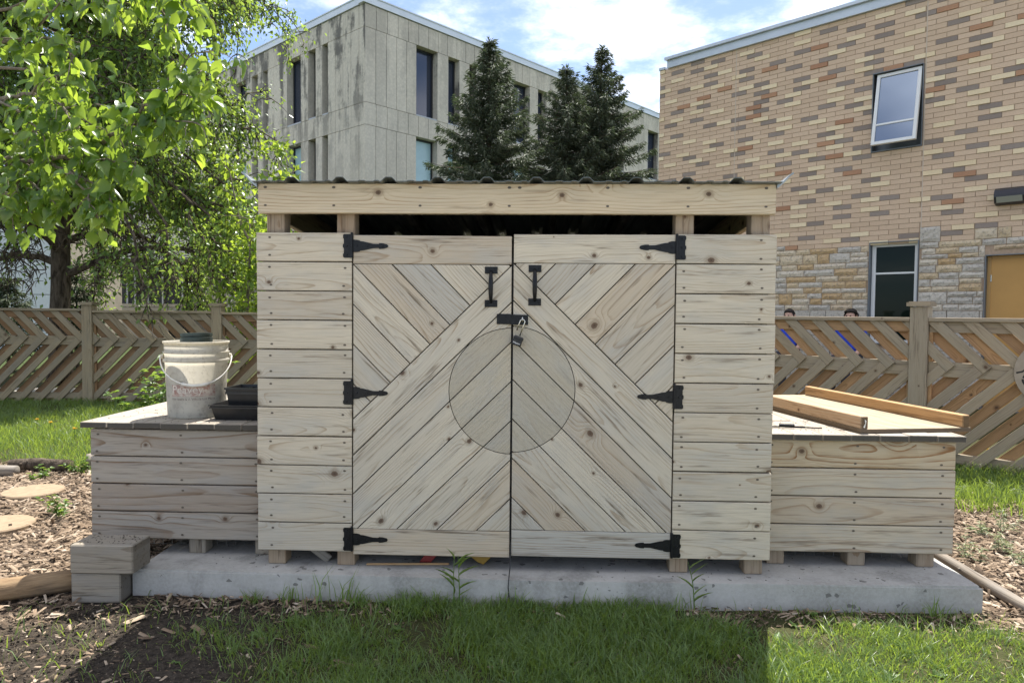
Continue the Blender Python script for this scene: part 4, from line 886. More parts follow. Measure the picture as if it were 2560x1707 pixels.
    for a, b, c0, c1 in rects:
        segs = [(a, b)]
        for o in ops[1:]:
            if c1 > o[2]+.02 and c0 < o[3]-.02: segs = [t for p_, q_ in segs for t in ((p_, min(q_, o[0]-.005)), (max(p_, o[1]+.005), q_)) if t[1]-t[0] > .03]
        out += [(p_, q_, c0, c1) for p_, q_ in segs]
    def stone_mesh(w, h):
        nx, nz = max(3, int(w/.05)), max(2, int(h/.045)); V = []; F = []
        for j in range(nz+1):
            for i in range(nx+1):
                u, v = i/nx, j/nz; e = min(u, 1-u)*w; g = min(v, 1-v)*h; rim = min(1, e/.02, g/.02)
                jx = random.uniform(-.006, .006) if 0 < i < nx else random.uniform(-.003, .003); jz = random.uniform(-.005, .005) if 0 < j < nz else random.uniform(-.004, .004)
                V.append(((u-.5)*w+jx, -.006-.022*rim*random.uniform(.5, 1.3), (v-.5)*h+jz))
        for j in range(nz):
            for i in range(nx): q = j*(nx+1)+i; F.append((q, q+1, q+nx+2, q+nx+1))
        ring = [i for i in range(nx+1)]+[(j+1)*(nx+1)-1 for j in range(1, nz+1)]+[nz*(nx+1)+i for i in range(nx-1, -1, -1)]+[j*(nx+1) for j in range(nz-1, 0, -1)]; b = len(V)
        for q in ring: V.append((V[q][0], .012, V[q][2]))
        for i in range(len(ring)): F.append((ring[i], b+i, b+(i+1) % len(ring), ring[(i+1) % len(ring)]))
        me = bpy.data.meshes.new('stone'); me.from_pydata(V, [], F); me.materials.append(m_s); return me
    out.sort(key=lambda r: -r[3]); hidden = MB()
    for i, (a, b, c0, c1) in enumerate(out):
        w, h = b-a-.012, c1-c0-.011
        if w < .03 or h < .03: continue
        if i < 230: mesh_obj('stone', stone_mesh(w, h), None, root, ((a+b)/2, 0, (c0+c1)/2))
        else: hidden.box(((a+b)/2, 0, (c0+c1)/2), (w, .04, h))
    hidden.build('stonework', m_s, root, kind='stuff')
    # coping
    mb = MB(); mb.box((SL/2+.16, .04, ztop+.075), (SL-.1, .20, .15)); mb.box((SL/2+.15, .03, ztop+.18), (SL-.06, .30, .055)); mb.box((.06, .05, ztop+.03), (.14, .16, .05)); mb.build('coping', M_COPING, root)
    # windows
    def reveal(o, dep, parent):
        a, b, c, d = o; mb = MB(); t = .012
        for bx in (((a+t/2, dep/2-.012, (c+d)/2), (t, dep+.02, d-c)), ((b-t/2, dep/2-.012, (c+d)/2), (t, dep+.02, d-c)), (((a+b)/2, dep/2-.020, d-t/2), (b-a-2*t, dep+.05, t)), (((a+b)/2, dep/2-.020, c+t/2), (b-a-2*t, dep+.05, t))): mb.box(*bx)
        mb.box(((a+b)/2, dep+.05, (c+d)/2), (b-a, .02, d-c)); return mb.build('reveal', M_REVEAL, parent)
    wU = sub('window', root); reveal(U, .13, wU); a, b, c, d = U; w, h = b-a-.10, d-c-.09
    sash = sub('sash', wU, ((a+b)/2+.02, .02, d-.035)); sash.rotation_euler = (rad(-11), 0, 0)
    def frame_parts(par, w, h, y, fr=.045, mun=None, G=None, mat=M_WFRAME):
        mb = MB()
        for bx in (((-w/2+fr/2, y, -h/2), (fr, .05, h)), ((w/2-fr/2, y, -h/2), (fr, .05, h)), ((0, y, -fr/2), (w-2*fr, .048, fr)), ((0, y, -h+fr/2), (w-2*fr, .048, fr))): mb.box(*bx)
        if mun: mb.box((0, y-.003, -h*mun), (w-2*fr, .03, .03))
        return mb, ((-w/2+fr, y, -h+fr), (w/2-fr, y, -fr))
    mb, g = frame_parts(sash, w, h, 0, .05, .72); fr_o = mb.build('frame', M_WFRAME, wU); fr_o.location = sash.location; fr_o.rotation_euler = sash.rotation_euler
    mb = MB(); mb.box((0, 0, -h/2), (w-.09, .008, h-.09)); gl = mb.build('pane', G_BLUE, wU); gl.location = sash.location; gl.rotation_euler = sash.rotation_euler
    bpy.data.objects.remove(sash)
    wL = sub('window', root); reveal(Lw, .13, wL); a, b, c, d = Lw; mb, g = frame_parts(wL, b-a-.04, d-c-.03, 0, .06, .30); fo = mb.build('frame', M_WFRAME, wL); fo.location = ((a+b)/2, .10, d-.015)
    mb = MB(); mb.box((0, 0, -(d-c)/2), (b-a-.13, .008, d-c-.12)); gl = mb.build('pane', G_DARK, wL); gl.location = ((a+b)/2, .10, d-.015)
    a, b, c, d = Dr; dr = sub('door', root); reveal(Dr, .12, dr); m_d = simple('door_ochre', (.52, .29, .085), .5, 0, .4, .04, 3)
    mb = MB(); mb.box(((a+b)/2, .105, (c+d)/2-.02), (b-a-.12, .05, d-c-.06)); mb.build('door_leaf', m_d, dr)
    mb = MB(); m_f = simple('door_frame_ochre', (.46, .27, .09), .5)
    for bx in (((a+.04, .10, (c+d)/2), (.05, .06, d-c-.03)), ((b-.04, .10, (c+d)/2), (.05, .06, d-c-.03)), (((a+b)/2, .10, d-.035), (b-a-.14, .058, .045))): mb.box(*bx)
    mb.build('door_frame', m_f, dr); mb = MB()
    for zz in (d-.35, d-1.1): mb.tube([(a+.066, .068, zz-.05), (a+.066, .068, zz+.05)], .008, 6)
    mb.build('door_hinge', M_STEEL, dr)
    # wall lamp
    s, z = wall_hit(2531, 491); lp = empty('wall_lamp', tuple(OB+eB*s+nB*.004)+(z,), math.atan2(eB[1], eB[0]), label='dark half round wall lamp on the tan brick wall', cat='wall lamp')
    m_l = simple('lamp_housing', (.035, .035, .042), .4, .3); m_g = simple('lamp_lens', (.28, .29, .25), .2); mb = MB(); prof = [(0, .12), (-.10, .12), (-.17, .085), (-.20, .02), (-.20, -.02), (-.16, -.10), (-.05, -.13), (0, -.12)]
    n = len(prof); W = .19; V = [(-W, y, zz) for y, zz in prof]+[(W, y, zz) for y, zz in prof]; mb.add(V, [tuple(range(n)), tuple(range(n, 2*n))[::-1]]+[(i, n+i, n+(i+1) % n, (i+1) % n) for i in range(n)]); mb.build('housing', m_l, lp)
    mb = MB(); mb.add([(-W+.03, -.203, -.018), (W-.03, -.203, -.018), (W-.03, -.163, -.101), (-W+.03, -.163, -.101)], [(0, 1, 2, 3)]); mb.build('lens', m_g, lp)
build_brick()

# ================================================================== concrete tower
def build_tower():
    k = Mat('exposed_aggregate'); P = k.pos(); x, y, z = k.sep(P); n = k.noise(P, 6, 5, .75); pb = k.voro(P, 9); R = k.orand()
    st = k.noise(k.comb(k.math('MULTIPLY', x, 1.5), k.math('MULTIPLY', y, 1.5), k.math('MULTIPLY', z, .22)), 1, 4, .65)
    c = k.mix(R, (.565, .515, .43), (.65, .595, .50)); c = k.mix(k.mr(pb, .1, .7, 0, .28), c, (.38, .345, .29)); c = k.mix(k.mr(n, .4, .7, 0, .3), c, (.74, .67, .555))
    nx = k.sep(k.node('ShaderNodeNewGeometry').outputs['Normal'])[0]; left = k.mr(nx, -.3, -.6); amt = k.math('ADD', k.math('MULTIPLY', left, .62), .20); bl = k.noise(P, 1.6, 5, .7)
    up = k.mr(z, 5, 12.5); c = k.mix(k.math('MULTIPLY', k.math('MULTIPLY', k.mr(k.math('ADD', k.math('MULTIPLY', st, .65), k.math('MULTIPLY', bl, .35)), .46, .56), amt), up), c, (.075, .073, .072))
    m_p = k.finish(c, .9, k.bump(n, .4, .03), spec=.2)
    m_core = simple('tower_joint', (.10, .095, .09), .9); m_sill = simple('tower_sill', (.42, .44, .46), .5)
    c0 = at(912, 781, 28.0); O = np.array([c0[0], c0[1]]); aR, aL = rad(47.3), rad(42.5)
    dR = math.cos(aR)*HV+math.sin(aR)*FV; dL = -math.sin(rad(90)-aR)*0*HV-math.cos(rad(90)-aR)*HV+math.sin(rad(90)-aR)*FV
    dL = np.array([-dR[1], dR[0]])                      # square corner
    root = empty('concrete_building', (O[0], O[1], 0), label='grey exposed aggregate office building with tall narrow windows', cat='building')
    T = .40; bands = [(13.42, 12.54, 'b'), (12.54, 9.64, 'w'), (9.64, 8.77, 'b'), (8.77, 5.86, 'w'), (5.86, 4.99, 'b'), (4.99, .9, 'w'), (.9, 0., 'b')]; pans = []
    LR, LL = 27., 34.
    def face(d, L, wins, start, left):
        ang = math.atan2(d[1], d[0]) if not left else math.atan2(-d[1], -d[0]); inn = np.array([-d[1], d[0]]) if not left else np.array([d[1], -d[0]])
        for zt, zb, kd in bands:
            cuts = [(start, L)]
            low = zb < 1
            if kd == 'w':
                cuts = []; s = start
                for a, b in wins: cuts.append((s, a)); s = b
                cuts.append((s, L))
            for a, b in cuts:
                n = max(1, round((b-a)/.54)); w = (b-a)/n
                for i in range(n): c = a+w*(i+.5); pans.append((d*c+inn*T/2, w-.018, zt-zb-.018, (zt+zb)/2, ang, c))
            if kd == 'w':
                for wi, (a, b) in enumerate(wins):
                    c = (a+b)/2; p = d*c+inn*(T-.03); lowrow = zt < 12
                    wn = sub('window', root, (p[0], p[1], (zt+zb)/2)); wn.rotation_euler = (0, 0, ang); h = zt-zb
                    mb = MB(); mb.box((0, 0, 0), (b-a, .02, h)); mb.build('pane', G_BLIND if (lowrow and (b-a) > .5 and left is False) or (lowrow and b-a > 1) else G_TOWER, wn)
                    mb = MB(); fr = .07
                    for bx in (((-(b-a)/2+fr/2, -.03, 0), (fr, .06, h)), (((b-a)/2-fr/2, -.03, 0), (fr, .06, h)), ((0, -.03, h/2-fr/2), (b-a-2*fr, .058, fr)), ((0, -.03, -h/2+fr/2), (b-a-2*fr, .058, fr))): mb.box(*bx)
                    mb.build('frame', M_DARKFR, wn); mb = MB(); mb.box((0, -.17, -h/2+.025), (b-a-.01, .38, .05)); mb.build('sill', m_sill, wn)
    M_DARKFR = simple('dark_frame', (.02, .022, .026), .4)
    wr = []
    for q in range(4):
        for a, b in ((2.58, 3.74), (4.37, 5.02), (5.64, 6.04)): wr.append((a+q*5.98, b+q*5.98))
    wl = []
    for q in range(6):
        for a, b in ((2.60, 3.02), (3.53, 4.11), (4.71, 5.85)): wl.append((a+q*4.98, b+q*4.98))
    face(dR, LR, [w for w in wr if w[1] < LR], 0., False); face(dL, LL, [w for w in wl if w[1] < LL], T+.004, True)
    cache = {}
    def vis(p):
        q = np.array([O[0]+p[0][0], O[1]+p[0][1], p[3]]); d = q-CAM; zc = d@FX; px = PW/2+FPX*(d@RX)/zc; py = PH/2-FPX*(d@UX)/zc; ok = 380 < px < 1640 and py < 445
        return (0 if ok else 1, zc)
    pans.sort(key=vis); rest = MB()
    for i, (p, w, h, z, ang, c) in enumerate(pans):
        if i < 300:
            key = (round(w, 2), round(h, 2))
            if key not in cache: mb = MB(); mb.box((0, 0, 0), (w, T, h)); cache[key] = mb.mesh('panel'); cache[key].materials.append(m_p)
            mesh_obj('panel', cache[key], None, root, (p[0], p[1], z), (0, 0, ang))
        else: rest.box((p[0], p[1], z), (w, T, h), ang)
    rest.build('panelwork', m_p, root, kind='stuff')
    inR, inL = np.array([-dR[1], dR[0]]), np.array([dL[1], -dL[0]]); A = inR*T+inL*T; Bq = dR*LR+inR*T; Cq = dR*LR+dL*LL; Dq = dL*LL+inL*T; mb = MB()
    V = [(*q, z) for z in (0, 13.40) for q in (A, Bq, Cq, Dq)]; mb.add(V, [(0, 1, 5, 4), (1, 2, 6, 5), (2, 3, 7, 6), (3, 0, 4, 7), (4, 5, 6, 7)]); mb.build('core', m_core, root)
    mb = MB(); m_c = simple('cornice_metal', (.62, .66, .70), .4, .2, .5, .04, 2)
    for d, inn, L, a, st in ((dR, inR, LR, math.atan2(dR[1], dR[0]), -.12), (dL, inL, LL, math.atan2(-dL[1], -dL[0]), .34)):
        for zz, h, o, t in ((13.575, .27, -.06, .36), (13.72, .05, -.09, .42)):
            c = d*((L+st)/2)+inn*(t/2+o); mb.box((c[0], c[1], zz), (L-st, t, h), a)
    mb.build('cornice', m_c, root)
build_tower()
# low entrance wing and pale annex seen under the tree
def build_entrance():
    c = at(335, 776, 36.); ang = math.atan2(HV[1], HV[0]); root = empty('entrance_wing', (c[0], c[1], 0), ang, label='low dark glazed entrance wing with white mullions behind the fence', cat='building')
    m_d = simple('entrance_shade', (.035, .035, .036), .6); m_w = simple('entrance_white', (.62, .62, .58), .5); m_b = simple('entrance_beige', (.42, .37, .29), .9, 0, .2, .12, 2)
    mb = MB(); mb.box((0, 2.0, 2.1), (5.6, 4.0, 3.6)); mb.build('glazing', m_d, root)
    mb = MB(); mb.box((.3, 1.5, 4.05), (6.4, 5.6, .28)); mb.build('canopy', m_w, root)
    for x in (-2.55, -1.9, -1.2, -.75, -.3, .1, .75, 1.5, 2.5): mb = MB(); mb.box((x, -.045, 2.1), (.07, .07, 3.56)); mb.build('mullion', m_w, root)
    mb = MB(); mb.box((0, -.6, 1.66), (5.8, .25, .16)); mb.box((0, -.6, .75), (5.5, .2, 1.62)); mb.build('parapet', m_b, root)
    for x in (3.2, 4.3, 5.4, 6.5): mb = MB(); mb.box((x, .6, 2.3), (1.06, .4, 4.6)); mb.build('panel', m_b, root)
    c = at(40, 776, 24.); root = empty('annex', (c[0], c[1], 0), ang, label='pale bluish stucco annex wall behind the small spruce', cat='building'); k = Mat('pale_stucco'); n = k.noise(k.pos(), 14, 5, .7); m_p = k.finish(k.mix(n, (.52, .55, .57), (.66, .68, .69)), .9, k.bump(n, .4, .02))
    for i, x in enumerate((-3.6, -1.2, .62)):
        w = 2.38 if i < 2 else 1.2
        for z0, z1 in ((0, 1.9), (1.92, 6.2)): mb = MB(); mb.box((x, .25, (z0+z1)/2), (w, .5, z1-z0)); mb.build('panel', m_p, root)
    mb = MB(); mb.box((-1.8, 2.5, 3.0), (5.9, 3.9, 6.0)); mb.build('core', m_b, root)
    c = at(444, 776, 34.); root = empty('wheeled_bin', (c[0], c[1], 0), ang+.2, label='black wheeled rubbish bin standing by the entrance wing', cat='rubbish bin'); mb = MB()
    V = [(-.30, -.30, .06), (.30, -.30, .06), (.30, .28, .06), (-.30, .28, .06), (-.42, -.40, 1.40), (.42, -.40, 1.40), (.42, .38, 1.40), (-.42, .38, 1.40)]; mb.add(V, [(3, 2, 1, 0), (4, 5, 6, 7), (0, 1, 5, 4), (1, 2, 6, 5), (2, 3, 7, 6), (3, 0, 4, 7)]); mb.build('bin_body', M_BLACKPL, root)
    mb = MB(); mb.box((0, -.02, 1.45), (.92, .86, .08)); mb.box((0, .40, 1.42), (.8, .06, .05)); mb.build('lid', M_WIRE, root)
    for sg in (-1, 1): mb = MB(); mb.tube([(sg*.30, .30, .13), (sg*.38, .30, .13)], .13, 16); mb.build('wheel', M_BLACKPL, root)
    c = at(260, 776, 30.); mb = MB(); mb.tube([(0, 0, 0), (0, 0, 2.7)], .05, 10); mb.tube([(0, 0, 2.7), (0, 0, 2.74)], [.065, .03], 10); mb.build('pole', simple('blue_pole', (.25, .36, .45), .4, .3), None, loc=(c[0], c[1], 0), label='thin blue grey metal pole in front of the entrance wing', cat='pole')
build_entrance()

# ================================================================== trees
def polyline(p, d, L, n, droop=0., wander=.15, up=0.):
    pts = [np.array(p, float)]; d = np.array(d, float); d /= np.linalg.norm(d)
    for i in range(n):
        d = d+rng.normal(size=3)*wander/n**.5+np.array([0, 0, -droop+up])*(i+1)/n; d /= np.linalg.norm(d); pts.append(pts[-1]+d*L/n)
    return pts
def taper(r0, r1, n): return [r0+(r1-r0)*i/(n-1) for i in range(n)]
def build_big_tree():
    b = at(147, 776, 13.2); base = np.array([b[0], b[1], -.05]); root = empty('tree', (b[0], b[1], 0), label='large leafy tree with dark furrowed trunk behind the fence', cat='tree')
    wd = MB(); trunk = [base, base+(.02, 0, .35), base+(.0, 0, 1.0), base+(.05, 0, 1.9), base+(.02, .05, 2.9), base+(.12, .1, 4.2), base+(.25, .1, 5.6), base+(.2, .1, 7.6)]
    wd.tube([p-np.array([b[0], b[1], 0]) for p in trunk], [.26, .20, .175, .165, .155, .13, .10, .05], 14)
    wd.build('trunk', M_BARK, root, smooth=True)
    br = MB(); P, D = [], []
    def twig(q, d, L, n):
        tw = polyline(q, d, L, 4, .55, .5); br.tube([t-np.array([b[0], b[1], 0]) for t in tw], taper(.011, .003, 5), 4, False)
        for _ in range(n):
            i = rng.integers(1, 5); f = rng.random(); c = tw[i-1]*(1-f)+tw[i]*f; P.append(c+rng.normal(size=3)*.10); dd = (tw[i]-tw[i-1]); D.append(unit(dd)+rng.normal(size=3)*.6+np.array([0, 0, -.35]))
    nl = 40
    for k in range(nl):
        z = 2.0+6.6*(k/nl)**.9; az = k*2.4+rng.random()*.5; i = np.searchsorted([t[2] for t in trunk], z)-1; s = trunk[min(i, 6)]+(trunk[min(i, 6)+1]-trunk[min(i, 6)])*((z-trunk[min(i, 6)][2])/(trunk[min(i, 6)+1][2]-trunk[min(i, 6)][2]))
        L = (4.3 if 3 < z < 5 else 4.25 if z < 7.6 else 3.6)*rng.uniform(.85, 1.12); el = .55 if z < 6 else .9
        d = (math.cos(az), math.sin(az), el*rng.uniform(.6, 1.2)); lim = polyline(s, d, L, 9, .34, .3); br.tube([t-np.array([b[0], b[1], 0]) for t in lim], taper(.075 if z < 5 else .05, .012, 10), 6, False)
        for j in range(2, 10):
            for _ in range(5):
                d2 = unit(rng.normal(size=3))*1.0+unit(lim[min(j, 9)]-lim[j-1])*.5; sb = polyline(lim[j], d2, rng.uniform(.5, 1.25), 4, .45, .4); br.tube([t-np.array([b[0], b[1], 0]) for t in sb], taper(.017, .006, 5), 4, False)
                for q in sb[1:]:
                    for _ in range(2): twig(q, unit(rng.normal(size=3))+np.array([0, 0, -.25]), rng.uniform(.2, .42), 13)
    # long drooping branches over the fence
    for (x, y, dp, x1, y1) in ((250, 560, 11.2, 225, 800), (330, 600, 10.6, 380, 800), (420, 560, 11.0, 430, 700), (300, 560, 11.5, 300, 690), (520, 560, 11.8, 560, 690), (480, 520, 11.5, 520, 650), (60, 600, 11.5, 80, 720), (20, 560, 11.8, 15, 700), (370, 640, 11.4, 350, 720), (600, 480, 12, 640, 600)):
        a, e = at(x, y, dp), at(x1, y1, dp-.3); n = 8; pts = [a+(e-a)*i/n+rng.normal(size=3)*.05 for i in range(n+1)]; pts = [trunk[4]*.3+a*.7+np.array([0, 0, .9])]+pts; br.tube([t-np.array([b[0], b[1], 0]) for t in pts], taper(.022, .004, n+2), 5, False)
        for q in pts[2:]:
            for _ in range(4): twig(q, unit(rng.normal(size=3))+np.array([0, 0, -.5]), rng.uniform(.15, .32), 7)
    br.build('branches', M_BARK, root, kind='stuff')
    P, D = np.array(P), np.array(D); u = rng.random(len(P)); hd = np.hypot(P[:, 0]-b[0], P[:, 1]-b[1])       # lower crown pruned clear of the trunk
    keep = (P[:, 2] > 1.25) & ~((hd < 2.7) & (P[:, 2] < 3.05) & (u < .93)) & ~((P[:, 2] < 2.15) & (u < .38)); P, D = P[keep], D[keep]; U = np.array([0, 0, 1.])+rng.normal(size=P.shape)*.55
    v, f = leaves(P-np.array([b[0], b[1], 0]), D, U, rng.uniform(.06, .115, len(P)), LEAF_S, 1.05); mesh_obj('crown', np_mesh('crown', v, f), L_TREE, root, kind='stuff'); return len(P)
NL = build_big_tree()
def build_fore_tree():
    tb = np.array([-4.55, .75, 0.]); root = empty('tree', tuple(tb), label='broad leaved tree whose bright branches hang over the grey bin side', cat='tree')
    wd = MB(); hub = tb+np.array([.25, -.1, 2.7]); wd.tube([(0, 0, -.05), (.03, 0, .8), (.12, -.05, 1.8), tuple(hub-tb), (.5, -.2, 4.6)], [.12, .095, .085, .07, .03], 12); wd.build('trunk', M_BARK, root, smooth=True)
    br = MB(); tw = []
    guides = [[(-160, 380, 4.3), (0, 398, 4.0), (110, 405, 3.9), (210, 385, 3.85), (300, 320, 3.8), (345, 300, 3.8), (430, 300, 3.7), (505, 315, 3.6)],
              [(210, 385, 3.85), (300, 340, 3.8), (360, 260, 3.75), (420, 210, 3.7), (470, 150, 3.65), (515, 130, 3.6)], [(345, 300, 3.8), (420, 300, 3.75), (460, 250, 3.7), (505, 225, 3.65)], [(360, 260, 3.75), (430, 250, 3.75), (500, 180, 3.7)],
              [(110, 405, 3.9), (180, 430, 3.8), (260, 470, 3.75), (275, 505, 3.7)], [(180, 430, 3.8), (210, 470, 3.7), (235, 520, 3.65)], [(0, 398, 4.0), (50, 440, 3.9), (110, 480, 3.8), (140, 510, 3.75)], [(50, 440, 3.9), (30, 500, 3.8), (25, 540, 3.75)],
              [(210, 385, 3.85), (270, 400, 3.8), (330, 400, 3.75), (345, 430, 3.7)], [(-160, 260, 4.2), (0, 250, 3.9), (80, 235, 3.8), (150, 260, 3.7), (200, 320, 3.65)], [(80, 235, 3.8), (140, 190, 3.7), (190, 175, 3.65)], [(-150, 120, 4.1), (0, 110, 3.8), (70, 90, 3.7), (140, 100, 3.6), (185, 140, 3.55)],
              [(70, 90, 3.7), (110, 40, 3.6), (150, 10, 3.6)], [(0, 250, 3.9), (60, 290, 3.8), (110, 340, 3.75)], [(-120, -60, 4.0), (60, -50, 3.8), (200, -60, 3.7), (330, -40, 3.6), (450, -30, 3.5), (480, 20, 3.45)], [(200, -60, 3.7), (240, -20, 3.6), (300, 30, 3.5)], [(330, -40, 3.6), (390, 0, 3.6), (420, 60, 3.6)], [(0, 398, 4.0), (80, 370, 3.95), (150, 340, 3.9)],
              [(-150, 460, 4.2), (0, 470, 4.0), (60, 500, 3.9), (90, 540, 3.85)], [(-100, 40, 4.3), (20, 20, 4.1), (100, -10, 4.0)], [(150, 260, 3.7), (180, 280, 3.8), (260, 330, 3.9)], [(-100, 330, 4.6), (40, 340, 4.5), (160, 300, 4.4), (240, 260, 4.3)], [(-100, 160, 4.6), (60, 170, 4.5), (150, 220, 4.4)]]
    for gi, g in enumerate(guides):
        pts = [at(*q) for q in g]
        if g[0][0] < -50: pts = [hub+np.array([0, 0, (pts[0][2]-hub[2])*.4])]+pts
        fine = []
        for i in range(len(pts)-1):
            for k in range(4): fine.append(pts[i]+(pts[i+1]-pts[i])*k/4+rng.normal(size=3)*.008)
        fine.append(pts[-1]); r0 = .020 if g[0][0] < -50 else .009; br.tube([q-tb for q in fine], taper(r0, .003, len(fine)), 6, False)
        st = 8 if g[0][0] < -50 else 1
        for i in range(st, len(fine)):
            for _ in range(2 if rng.random() < .35 else 1):
                d = unit(rng.normal(size=3))*.8+unit(fine[i]-fine[i-1])*.6+np.array([0, 0, -.1]); t = polyline(fine[i], d, rng.uniform(.06, .18), 3, .5, .3); br.tube([q-tb for q in t], taper(.0035, .0015, 4), 4, False); tw.append(t)
    br.build('branches', M_BARK2, root, kind='stuff'); P, D, U = [], [], []
    for t in tw:
        for q in t[1:]:
            for _ in range(2 if rng.random() < .85 else 1):
                P.append(q+rng.normal(size=3)*.018); d = unit(rng.normal(size=3))*.75+np.array([0, -.1, -.75]); D.append(d); U.append(np.array([.2, -.8, .7])+rng.normal(size=3)*.55)
    P, D, U = map(np.array, (P, D, U)); S = rng.uniform(.045, .11, len(P))*rng.choice([.75, 1, 1.08], len(P))
    order = np.argsort(P[:, 1]-S*3); P, D, U, S = P[order], D[order], U[order], S[order]
    base = [np_mesh('leaf', LEAF_L[0]*np.array([1, s, 1]), LEAF_L[1]) for s in (1.15, 1.3, 1.0)]
    for m_ in base: m_.materials.append(L_FORE1)
    Du = unit(D); Y = unit(np.cross(U, Du)); Zn = np.cross(Du, Y)
    ind = [i for i in range(len(P)) if 5 < PW/2+FPX*((P[i]-CAM)@RX)/((P[i]-CAM)@FX) < 600][:300]; si = set(ind)
    for i in ind:
        o = bpy.data.objects.new('leaf', base[i % 3]); M3 = Matrix((Du[i]*S[i], Y[i]*S[i], Zn[i]*S[i])).transposed(); mm = M3.to_4x4(); mm.translation = Vector(P[i]-tb); o.matrix_local = mm; link(o, root)
    rest = np.array([i for i in range(len(P)) if i not in si]); v, f = leaves(P[rest]-tb, D[rest], U[rest], S[rest], LEAF_L, 1.15); mesh_obj('foliage', np_mesh('foliage', v, f), L_FORE, root, kind='stuff'); return len(P)
k = Mat('leaf_large_single'); R = k.orand(); L_FORE1 = k.finish(k.ramp(R, [(0, (.028, .072, .018)), (.75, (.075, .15, .03)), (1, (.10, .19, .04))]), .30, None, 0, .5, .44, k.mix(R, (.40, .58, .06), (.58, .74, .07)))
NF = build_fore_tree()
def small_tree(label, x, dep, h, spread, nst, leafn, mat, size, zmin=.6, name='tree', cat='tree', bark=None, lean=0.):
    b = at(x, 776, dep); base = np.array([b[0], b[1], 0.]); root = empty(name, (b[0], b[1], 0), label=label, cat=cat); wd = MB(); br = MB(); P, D = [], []
    for k in range(nst):
        st = polyline((0, 0, -.03), (rng.normal()*.16+lean, rng.normal()*.16, 1), h*rng.uniform(.8, 1.05), 9, 0, .25); wd.tube(st, taper(.045, .008, 10), 7)
        for j in range(2, 10):
            for _ in range(3):
                s = polyline(st[j], unit(rng.normal(size=3))*np.array([1, 1, .4])+np.array([0, 0, .45]), spread*rng.uniform(.4, 1), 5, .25, .3); br.tube(s, taper(.009, .003, 6), 4, False)
                for q in s[1:]:
                    for _ in range(leafn): P.append(q+rng.normal(size=3)*.06); D.append(rng.normal(size=3)*.7+np.array([0, 0, -.5]))
    wd.build('trunk', bark or M_BARK2, root, smooth=True); br.build('branches', bark or M_BARK2, root, kind='stuff'); P, D = np.array(P), np.array(D); kp = P[:, 2] > zmin; P, D = P[kp], D[kp]
    v, f = leaves(P, D, np.array([0, -.4, 1.])+rng.normal(size=P.shape)*.5, rng.uniform(.7, 1.2, len(P))*size, LEAF_S, 1.15); mesh_obj('crown', np_mesh('crown', v, f), mat, root, kind='stuff')
small_tree('slim young tree with bright leaves behind the shed roof corner', 608, 11.4, 3.2, .75, 3, 5, L_YOUNG, .10)
small_tree('bright leafed sapling rising above the shed roof edge', 695, 11.0, 3.75, .5, 3, 4, L_YOUNG, .11)
def spruce(label, x, ytip, dep, ratio, dens=1., name='spruce_tree', group='spruces behind the shed', mat=None, zlo=.4):
    t = at(x, ytip, dep); b = at(x, 780, dep); H = t[2]; root = empty(name, (b[0], b[1], 0), label=label, cat='spruce', group=group); wd = MB(); wd.tube([(0, 0, -.05), (0, 0, H*.5), (0, 0, H)], [.02*H, .011*H, .008], 8); wd.build('trunk', M_BARK, root)
    br = MB(); P, D = [], []; z = H-.12
    while z > zlo:
        depth = H-z; L0 = ratio*depth+.10; n = int(5+min(4, depth*1.1)); a0 = rng.random()*6
        for i in range(n):
            a = a0+2*PI*i/n+rng.normal()*.16; L = L0*rng.uniform(.6, 1.22); el = .55-.75*min(1, depth/4.5)+rng.normal()*.1; pts = []; m_ = 7
            for j in range(m_): u = j/(m_-1); pts.append(np.array([math.cos(a)*L*u, math.sin(a)*L*u, z+L*(el*u-.10*u*(1-u)*2+.16*u*u*min(1, depth/3))]))
            br.tube(pts, taper(.014+.006*depth/4, .004, m_), 4, False); cnt = int((26+150*L)*dens); cs = rng.random(cnt)**.75
            for u in cs:
                q = u*(m_-1); j = min(int(q), m_-2); c = pts[j]+(pts[j+1]-pts[j])*(q-j); wdt = .035+.11*L*(1-u*.75); out = np.array([math.cos(a), math.sin(a), 0]); sd = np.array([-math.sin(a), math.cos(a), 0]); sg = rng.normal()*.5
                c = c+sd*sg*wdt+np.array([0, 0, -abs(rng.normal())*.075-.03*abs(sg)]); P.append(c); D.append(out*.7+sd*sg*1.1+np.array([0, 0, rng.normal()*.25-.35])+rng.normal(size=3)*.25)
        z -= rng.uniform(.17, .27)
    for _ in range(70): q = rng.random()*.5; P.append(np.array([0, 0, H-q])); D.append(np.array([rng.normal()*.5, rng.normal()*.5, .8]))
    br.build('branches', M_BARK, root, kind='stuff'); P, D = np.array(P), np.array(D)
    v, f = leaves(P, D, np.array([0, 0, 1.])+rng.normal(size=P.shape)*.5, rng.uniform(.08, .19, len(P)), LEAF_S, .40); mesh_obj('crown', np_mesh('crown', v, f), mat or L_SPRUCE, root, kind='stuff'); return len(P)
NS = [spruce('dark spruce in front of the tall windows, standing apart from the other two', 1218, 108, 19.5, .43, 1.25), spruce('shorter slim dark spruce of the close pair by the brick building', 1410, 176, 20.5, .42, 1.2), spruce('tallest dark spruce of the close pair, nearest the brick building', 1496, 128, 21.5, .40, 1.25)]
spruce('small green spruce in front of the pale annex wall', 20, 690, 16., .55, .8, 'spruce_tree', None)
spruce('bushy conifer shrub behind the trunk of the large tree', 192, 655, 17., .32, .9, 'conifer_shrub', None)

